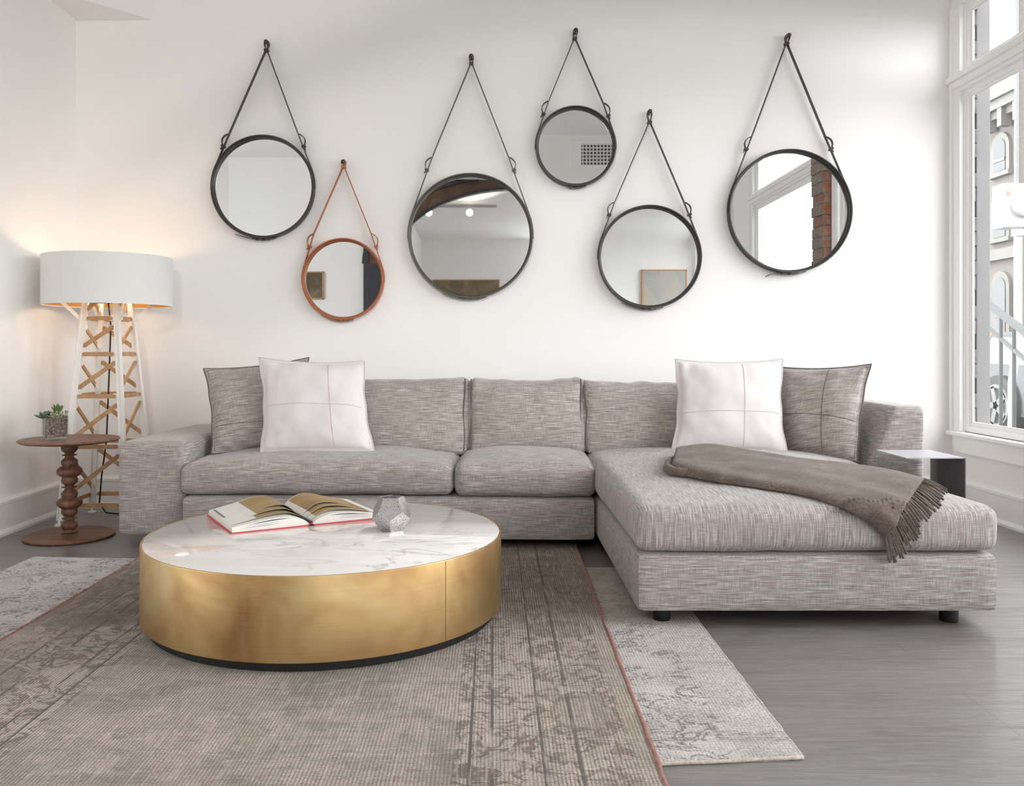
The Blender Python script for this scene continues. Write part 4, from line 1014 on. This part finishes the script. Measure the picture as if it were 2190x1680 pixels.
# (photo y, diameter in px) of every turning, read along the pedestal
tp = [(956, 26), (958, 30), (961, 33), (966, 33.5), (971, 31), (975, 23), (977.5, 18), (979.2, 18.5), (979.7, 28), (980.6, 30), (981.5, 28), (982, 18.5), (984, 18), (987, 22), (991, 31), (996, 33.5), (1000, 32), (1003, 29), (1005, 40), (1009, 49), (1014, 51), (1019, 48), (1023, 38), (1025, 30), (1028, 32), (1032, 33.5), (1037, 31), (1040, 23), (1042.5, 18), (1044.2, 18.5), (1044.7, 29), (1045.6, 31), (1046.5, 29), (1047, 18.5), (1049, 18), (1052, 22), (1056, 31), (1060, 33), (1065, 31), (1067, 30), (1069, 40), (1073, 49), (1078, 51), (1083, 48), (1087, 37), (1090, 31), (1093, 33), (1097, 33), (1101, 29), (1104, 20), (1106, 18), (1107.6, 18.5), (1108.1, 29), (1109, 31), (1109.9, 29), (1110.4, 18.5), (1113, 18), (1116, 23), (1119, 31), (1123, 34), (1128, 31), (1131, 26), (1133, 27), (1136, 31), (1138, 31), (1139, 28)]
y_lo, y_hi = zz(1139), .440
prof = []
def cr(p0, p1, p2, p3, f): return .5*((2*p1) + (p2-p0)*f + (2*p0-5*p1+4*p2-p3)*f*f + (3*p1-p0-3*p2+p3)*f**3)
for i in range(len(tp)-1):
    for m in range(3):
        f = m/3; g4 = [tp[max(0, min(len(tp)-1, i+o_))] for o_ in (-1, 0, 1, 2)]
        y = tp[i][0] + (tp[i+1][0]-tp[i][0])*f; d = cr(*[q_[1] for q_ in g4], f)
        h = .441 - (y - 956)/(1139-956)*(.441-.0205); prof.append((rr_(d), h))
prof.append((rr_(28), .0205))
bm = bmesh.new(); lathe(bm, prof, wt, 40); obj('pedestal', bm, 'walnut_turned', ws, True, 50)

# ------------------------------------------------------------------ succulent in a glass cube
sv = Vector((-2.045, 4.035, .4622)); st = thing('potted_succulent', sv, 'small succulents in a square glass vase on the walnut side table', 'plant')
S2, HV = .050, .104; rot = Matrix.Rotation(R(38), 3, 'Z')
def vbox(bm, hs, z0, z1, inner=None):
    n0 = len(bm.verts); vs = box(bm, -hs, hs, -hs, hs, z0, z1, .0 if inner else 0); return vs
bm = bmesh.new()
for a in ((-S2, S2, -S2, -S2+.004), (-S2, S2, S2-.004, S2), (-S2, -S2+.004, -S2+.004, S2-.004), (S2-.004, S2, -S2+.004, S2-.004)): box(bm, a[0], a[1], a[2], a[3], 0, HV)
box(bm, -S2+.004, S2-.004, -S2+.004, S2-.004, 0, .008)
bmesh.ops.rotate(bm, verts=bm.verts[:], cent=(0,0,0), matrix=rot); bmesh.ops.translate(bm, verts=bm.verts[:], vec=sv); obj('glass_vase', bm, 'vase_glass', st)
bm = bmesh.new(); q_ = S2-.0055
N = 10
q_ = S2 - .0045
bx = puffbox(-q_, q_, -q_, q_, .010, HV-.008, .002, .006, 0, (10, 10, 10), .003, 4)
bmesh.ops.rotate(bx, verts=bx.verts[:], cent=(0,0,0), matrix=rot); bmesh.ops.translate(bx, verts=bx.verts[:], vec=sv); obj('soil', bx, 'soil', st); bm.free()
def leaf(bm, base, tip, w, th):
    base, tip = Vector(base), Vector(tip); d = tip-base; L = d.length; d.normalize(); a, b = frame_dirs(d); rings = []
    for k in range(8):
        f = k/7; r = math.sin(math.pi*(.08+.88*f**.8))**.7 if k < 7 else .05; c = base + d*L*f + Vector((0, 0, .12*L*f*f))
        rings.append([bm.verts.new(c + a*math.cos(2*math.pi*m/8)*w*r + b*math.sin(2*math.pi*m/8)*th*r) for m in range(8)])
    for x, y in zip(rings, rings[1:]):
        for m in range(8): bm.faces.new((x[m], x[(m+1)%8], y[(m+1)%8], y[m]))
    bm.faces.new(rings[0][::-1]); bm.faces.new(rings[-1])
def rosette(name, c, n, L, w, mat, up=.5, rows=3):
    bm = bmesh.new(); c = Vector(c)
    for r in range(rows):
        for k in range(n):
            a = 2*math.pi*(k + r*.5)/n + random.uniform(-.15, .15); el = up + r*(1.35-up)/max(1, rows); ln = L*random.uniform(.8, 1.1)*(1-.12*r)
            leaf(bm, c + Vector((0, 0, .004*r)), c + Vector((math.cos(a)*math.cos(el), math.sin(a)*math.cos(el), math.sin(el)))*ln, w, w*.42)
    obj(name, bm, mat, st, True)
zt = sv.z + HV - .012
rosette('rosette', (sv.x+.012, sv.y-.012, zt), 7, .042, .0085, 'succulent_pale', .35, 4)
rosette('rosette', (sv.x-.040, sv.y-.012, zt+.004), 5, .050, .014, 'succulent_grey', .25, 2)
rosette('rosette', (sv.x+.006, sv.y+.012, zt+.02), 5, .052, .010, 'succulent_green', .9, 2)
rosette('rosette', (sv.x+.040, sv.y+.004, zt), 6, .026, .0055, 'succulent_green', .4, 3)
rosette('rosette', (sv.x-.014, sv.y+.002, zt+.006), 5, .028, .008, 'succulent_rust', .5, 2)
bm = bmesh.new()
for k in range(26):
    x, y = sv.x + random.uniform(-.01, .052), sv.y + random.uniform(-.035, .03); h = random.uniform(.01, .035)
    tube(bm, [(x, y, zt-.004), (x + random.uniform(-.01, .01), y, zt+h)], .0012, 4); bmesh.ops.create_icosphere(bm, subdivisions=1, radius=.0052, matrix=Matrix.Translation((x, y, zt+h)))
obj('sprigs', bm, 'succulent_pale', st, True)

# ------------------------------------------------------------------ floor lamp
lc = Vector((-1.987, 4.465, 0)); lp = thing('floor_lamp', lc, 'white lattice-frame floor lamp with wooden battens and drum shade in the corner', 'lamp')
def leg_at(i, j, z):                      # i,j = +-1 ; tower tapers upward
    w = .165 - (.165-.079)*z/1.09; d = .175 - (.175-.088)*z/1.09
    return Vector((lc.x + i*w, lc.y + j*d, z))
ZS0, ZS1, RS = 1.104, 1.348, .3126
for i in (-1, 1):
    for j in (-1, 1):
        bm = bmesh.new(); bar(bm, leg_at(i, j, .03), leg_at(i, j, 1.24), .030, .012, (1, 0, 0)); bar(bm, leg_at(i, j, .03) + Vector((i*.012, 0, 0)), leg_at(i, j, 1.24) + Vector((i*.012, 0, 0)), .006, .026, (1, 0, 0)); g = obj('leg', bm, 'white_lacquer', lp)
        p = leg_at(i, j, 0); bm = bmesh.new(); lathe(bm, [(0, 0), (.020, 0), (.022, .003), (.022, .009), (.019, .012), (0, .012)], p, 24)
        tube(bm, [(p.x, p.y, .012), (p.x, p.y, .034)], .008, 10); obj('foot', bm, 'white_lacquer', g, True, 40)
LV = [1.035, .854, .643, .392, .105]
batt = [[], []]
def batten(p, q, wdir, w=.021, inset=.028):
    p, q = Vector(p), Vector(q); d = (q-p).normalized(); bm = bmesh.new(); bar(bm, p + d*inset, q - d*inset, .021, .007, wdir, .009)
    b = obj('batten', bm, 'oak_batten', lp)
    nn = d.cross(Vector(wdir)).normalized(); nn = -nn if nn.y > 0 and abs(nn.y) > .3 else nn
    for c, o_ in ((p + d*inset, p), (q - d*inset, q)):
        bm = bmesh.new(); tube(bm, [c - nn*.006, c + nn*.006], .0035, 8); obj('screw', bm, 'screw_metal', b, True, 40)
        bm = bmesh.new(); tube(bm, [c - nn*.0042, c - nn*.0085], .0145, 16); bar(bm, c - nn*.006, o_ - nn*.004, .010, .004, wdir); obj('bracket', bm, 'white_lacquer', b, True, 40)
for z in LV:
    for j in (-1, 1): batten(leg_at(-1, j, z) + Vector((0, j*.008, 0)), leg_at(1, j, z) + Vector((0, j*.008, 0)), (0, 0, 1))
    for i in (-1, 1): batten(leg_at(i, -1, z) + Vector((i*.006, 0, 0)), leg_at(i, 1, z) + Vector((i*.006, 0, 0)), (0, 0, 1))
for z1, z0 in zip([1.25] + LV[:-1], LV):
    a, b = z0 + .03, z1 - .03
    batten(leg_at(-1, -1, a), leg_at(1, -1, b), (0, 0, 1), inset=.026); batten(leg_at(1, 1, a), leg_at(-1, 1, b), (0, 0, 1), inset=.026)
    batten(leg_at(-1, 1, a), leg_at(-1, -1, b), (0, 0, 1), inset=.026); batten(leg_at(1, -1, a), leg_at(1, 1, b), (0, 0, 1), inset=.026)
for i in (-1, 1):
    for j in (-1, 1):
        p = leg_at(i, j, 1.035) + Vector((i*.02, j*.004, 0)); q = Vector((lc.x + i*RS*.69, lc.y + j*RS*.69, ZS0 + .03)); q = lc + Vector((i*.175, j*.19, ZS0+.035))
        bm = bmesh.new(); bar(bm, p, q, .018, .006, (0, 0, 1), .008); b = obj('shade_arm', bm, 'white_lacquer', lp)
        bm = bmesh.new(); tube(bm, [p + Vector((0, -.005, 0)), p + Vector((0, .005, 0))], .012, 12); obj('pivot', bm, 'white_lacquer', b, True, 40)
        bm = bmesh.new(); dirn = Vector((i, j, 0)).normalized(); tube(bm, [q, Vector((lc.x, lc.y, ZS0+.06)) + dirn*(RS-.004)], .003, 6); obj('shade_rod', bm, 'white_lacquer', b)
bm = bmesh.new(); lathe(bm, [(RS, ZS0), (RS, ZS1)], (lc.x, lc.y, 0), 96); sh = obj('lamp_shade', bm, 'shade_fabric', lp, True)
bm = bmesh.new(); lathe(bm, [(RS-.003, ZS0), (RS-.003, ZS1)], (lc.x, lc.y, 0), 96); obj('shade_lining', bm, 'shade_gold', sh, True)
bm = bmesh.new()
for z in (ZS0, ZS1): lathe(bm, [(RS-.004, z-.002), (RS+.001, z-.002), (RS+.001, z+.004), (RS-.004, z+.004)], (lc.x, lc.y, 0), 96, 'Z', True)
obj('shade_rim', bm, 'shade_fabric', sh, True, 40)
bm = bmesh.new(); tube(bm, [(lc.x, lc.y, 1.12), (lc.x, lc.y, 1.19)], .02, 16); box(bm, lc.x-.08, lc.x+.08, lc.y-.006, lc.y+.006, 1.115, 1.125); obj('socket', bm, 'black_plastic', lp, True, 40)
bm = bmesh.new(); bmesh.ops.create_uvsphere(bm, u_segments=20, v_segments=14, radius=.032, matrix=Matrix.Translation((lc.x, lc.y, 1.225))); obj('bulb', bm, 'bulb_glow', lp, True)
l = bpy.data.lights.new('lamp_bulb', 'POINT'); l.energy = 4.2; l.color = (1, .74, .50); l.shadow_soft_size = .07
lo = bpy.data.objects.new('lamp_bulb', l); COL.objects.link(lo); lo.location = (lc.x, lc.y - .045, 1.225)
bm = bmesh.new(); tube(bm, [(lc.x, lc.y, 1.12), (lc.x+.004, lc.y+.02, 1.0), (lc.x-.02, lc.y+.05, .7), (lc.x-.05, lc.y+.09, .4), (lc.x-.09, lc.y+.12, .2), (lc.x-.11, lc.y+.14, .06), (lc.x-.08, lc.y+.15, .008), (lc.x+.02, lc.y+.12, .005), (lc.x+.10, lc.y+.10, .005), (lc.x+.25, lc.y+.16, .005), (lc.x+.4, lc.y+.2, .005)], .0042, 8); obj('power_cord', bm, 'black_plastic', lp, True)

# ------------------------------------------------------------------ bent metal side table
mt = Vector((1.75, 3.55, 0)); ms = thing('metal_side_table', mt, 'small bent sheet metal side table between chaise and window', 'side table')
X0, X1, Y0, Y1, ZT = 1.632, 1.868, 3.42, 3.69, .4495
bm = bmesh.new(); prism(bm, [(X0, Y0), (X1-.006, Y0), (X1-.006, Y1), (X0, Y1)], ZT-.004, ZT, 'Z'); obj('tabletop', bm, 'light_grey_metal', ms)
bm = bmesh.new(); ym = Y0 + .17                       # upright sheet, folded along a vertical crease
prism(bm, [(X1, Y0), (X1-.022, ym), (X1, Y1), (X1-.004, Y1), (X1-.026, ym), (X1-.004, Y0)], .004, ZT-.008, 'Z')
obj('upright', bm, 'black_metal', ms)
bm = bmesh.new(); pr = [(X1-.007, ZT), (X1-.0035, ZT-.001), (X1-.001, ZT-.0035), (X1, ZT-.008), (X1-.004, ZT-.008), (X1-.007, ZT-.004)]; prism(bm, pr, Y0, Y1, 'Y'); obj('bend', bm, 'grey_metal', ms)
bm = bmesh.new(); prism(bm, [(X0, Y0), (X1-.002, Y0), (X1-.002, Y1), (X0, Y1)], .0, .004, 'Z'); obj('foot_plate', bm, 'black_metal', ms)

# ------------------------------------------------------------------ strap mirrors
MF = 4.772                              # front rim plane
def mirror(cx, cy, rad, peg, keep, bl, br, mat, label, peglabel, tail=1, tailang=None):
    k = F/MF; c = P(cx, cy, MF); c.y = WALL - .003
    mz = c; m = thing('round_mirror', (c.x, WALL - .003, c.z), label, 'mirror', None)
    Yf, Yb = MF - WALL + .003, 0.0
    # leather hoop: outer band, rolled front lip, recessed inner wall
    bm = bmesh.new(); r = rad
    prof = [(r-.010, Yb), (r-.001, Yb), (r, Yf+.004), (r-.0015, Yf), (r-.007, Yf), (r-.009, Yf+.003), (r-.0095, Yf+.012), (r-.015, Yf+.014), (r-.0155, Yf+.018), (r-.0165, Yf+.036), (r-.0205, Yf+.038), (r-.0205, Yb)]
    lathe(bm, prof, (c.x, WALL-.003, c.z), 128, 'Y', True); obj('frame', bm, mat, m, True, 35)
    bm = bmesh.new(); lathe(bm, [(0, Yf+.036), (r-.018, Yf+.036), (r-.018, Yf+.042), (0, Yf+.042)], (c.x, WALL-.003, c.z), 128, 'Y'); obj('mirror_glass', bm, 'mirror_silver', m, False)
    # hoop strap around the outside
    yc = (MF + WALL - .003)/2; SW, ST = .024, .0044
    def Q(px, py): q = P(px, py, yc); q.y = yc; return q
    cc = Vector((c.x, yc, c.z)); pg, kp = Q(*peg), Q(*keep)
    for b, sgn in ((Q(*bl), -1), (Q(*br), 1)):
        d = b - cc; D = math.hypot(d.x, d.z); th = math.atan2(d.z, d.x); al = math.acos(min(1, (rad+.002)/D)); a = th - sgn*al
        a = th + al if sgn < 0 else th - al
        T_ = cc + Vector((math.cos(a), 0, math.sin(a)))*(rad+.002)
        up = (kp + Vector((sgn*.0035, 0, 0)))
        bm = bmesh.new(); ribbon(bm, [up, b], SW, ST); s_ = obj('strap', bm, mat, m)
        bm = bmesh.new(); arc = [cc + Vector((math.cos(a + (1 if sgn < 0 else -1)*t_), 0, math.sin(a + (1 if sgn < 0 else -1)*t_)))*(rad+.002) for t_ in [i*.05 for i in range(1, 9)]]
        ribbon(bm, [b, T_] + arc, SW*.8, ST); obj('lower_strap', bm, mat, m)
        # loop folded back through the buckle, with keeper and free end
        dv_ = (T_ - b).normalized(); nv = Vector((dv_.z, 0, -dv_.x)); nv = nv if nv.x*sgn > 0 else -nv
        L = min(.074, (T_-b).length*.9); pts = []
        for i in range(13):
            f = i/12; pts.append(b + dv_*(L*f) + nv*(.021*math.sin(math.pi*f)**.8 * (1 if f < .95 else 1) + .003))
        pts.append(b + dv_*(L*1.28) + nv*(.007 if sgn > 0 else .012)*1.0)
        bm = bmesh.new(); ribbon(bm, pts, SW*.8, ST*.9); obj('strap_loop', bm, mat, m)
        bm = bmesh.new(); kq = b + dv_*L; bar(bm, kq - nv*.007, kq + nv*.014, .012, SW*1.15, dv_); obj('keeper', bm, mat, m)
        bm = bmesh.new(); e = [b + Vector((0, y_, 0)) + dv_*z_ for y_, z_ in ((-.013, -.010), (.013, -.010), (.013, .012), (-.013, .012), (-.013, -.010))]
        for p_, q2 in zip(e, e[1:]): tube(bm, [p_, q2], .0018, 6)
        tube(bm, [b + dv_*(.001) + nv*.002, b - dv_*.012 - nv*.004], .0014, 6); obj('buckle', bm, 'aged_brass', m, True)
    # teardrop over the peg and its keeper
    bm = bmesh.new(); h = (pg.z - kp.z); pts = []
    for i in range(25):
        f = i/24; a = 2*math.pi*f - math.pi/2; rr2 = .013; z_ = math.sin(a)
        wv = rr2*math.cos(a)*(0.55 + .45*z_ if z_ > -1 else .1) ; wv = rr2*1.25*math.cos(a)*max(.18, (z_+1)/2)**.6
        pts.append(Vector((kp.x + wv + (pg.x-kp.x)*(z_+1)/2, yc, kp.z + (h + .012)*(z_+1)/2)))
    ribbon(bm, pts, SW, ST); obj('hanging_loop', bm, mat, m)
    bm = bmesh.new(); bar(bm, kp + Vector((-.012, 0, 0)), kp + Vector((.012, 0, 0)), .013, SW*1.2, (0, 0, 1)); obj('keeper', bm, mat, m)
    # bottom buckle with free end
    def circ(a, e=0): return cc + Vector((math.cos(a), 0, math.sin(a)))*(rad + e)
    a0 = R(-95)
    bm = bmesh.new(); ribbon(bm, [circ(R(-75) - i*R(2.2), .003 + .005*math.sin(i/12*math.pi)) for i in range(13)], SW*.85, ST); obj('strap_loop', bm, mat, m)
    bm = bmesh.new()
    for aa in (R(-97), R(-90)): p_ = circ(aa, -.002); q2 = circ(aa, .011); bar(bm, p_, q2, .008, SW*1.1, (math.sin(aa), 0, -math.cos(aa)))
    obj('keeper', bm, mat, m)
    bm = bmesh.new(); b_ = circ(R(-82), .005); td = Vector((-math.sin(R(-82)), 0, math.cos(R(-82))))
    e = [b_ + Vector((0, y_, 0)) + td*z_ for y_, z_ in ((-.014, -.010), (.014, -.010), (.014, .012), (-.014, .012), (-.014, -.010))]
    for p_, q2 in zip(e, e[1:]): tube(bm, [p_, q2], .0018, 6)
    tube(bm, [b_, b_ + td*.02 + Vector((0, -.003, -.004))], .0014, 6); obj('buckle', bm, 'aged_brass', m, True)
    if tail:
        n_ = 10; st_ = circ(R(-98), .006); tg = Vector((math.sin(R(-98)), 0, -math.cos(R(-98)))); tg = tg if tg.x < 0 else -tg
        pts = [st_ + tg*(.115*tail*i/n_) + Vector((0, -.0005*i, (tailang or 0)*(i/n_)**2)) for i in range(n_+1)]
        bm = bmesh.new(); ribbon(bm, pts, SW*.7, ST*.8); obj('strap_tail', bm, mat, m)
    # peg
    pe = Vector((pg.x, WALL, pg.z)); bm = bmesh.new()
    lathe(bm, [(.0, -.064), (.006, -.063), (.0105, -.059), (.0115, -.055), (.0085, -.050), (.0055, -.047), (.0055, -.004), (.009, -.002), (.009, 0), (0, 0)], pe, 20, 'Y')
    po = obj('wall_peg', bm, 'dark_bronze', None, True, 40, loc=pe); tag(po, peglabel, 'wall peg', None)
BLK, OLV, COG = 'black_leather', 'olive_leather', 'cognac_leather'
mirror(560, 398, .286, (571, 92), (570, 108), (490, 287), (638, 287), BLK, 'round black strap mirror, furthest left, hanging above the floor lamp side', 'wall peg of the leftmost black mirror', 1.0, .012)
mirror(732, 596, .2265, (735, 347), (735, 357), (671, 500), (794, 500), COG, 'round mirror with tan cognac leather frame and strap', 'wall peg of the tan leather mirror', .75, .02)
mirror(1006, 503, .346, (1008, 122), (1008, 136), (924, 337), (1088, 337), OLV, 'largest mirror in the middle with olive leather frame and ceiling lights reflected', 'wall peg of the large middle mirror', .9, .012)
mirror(1232, 311, .2225, (1231, 67), (1229, 83), (1173, 217), (1290, 221), BLK, 'small black strap mirror, highest on the wall, with an air vent reflected', 'topmost wall peg, above the small black mirror', 0)
mirror(1391, 548, .286, (1389, 240), (1389, 262), (1314, 433), (1463, 433), BLK, 'medium black strap mirror above the chaise corner with a painting reflected', 'wall peg of the mirror that reflects a pale painting', 1.0, .02)
mirror(1692, 450, .342, (1685, 78), (1682, 94), (1607, 293), (1765, 293), BLK, 'large black strap mirror nearest the window with brick pier reflected', 'wall peg nearest the window', .75, -.03)
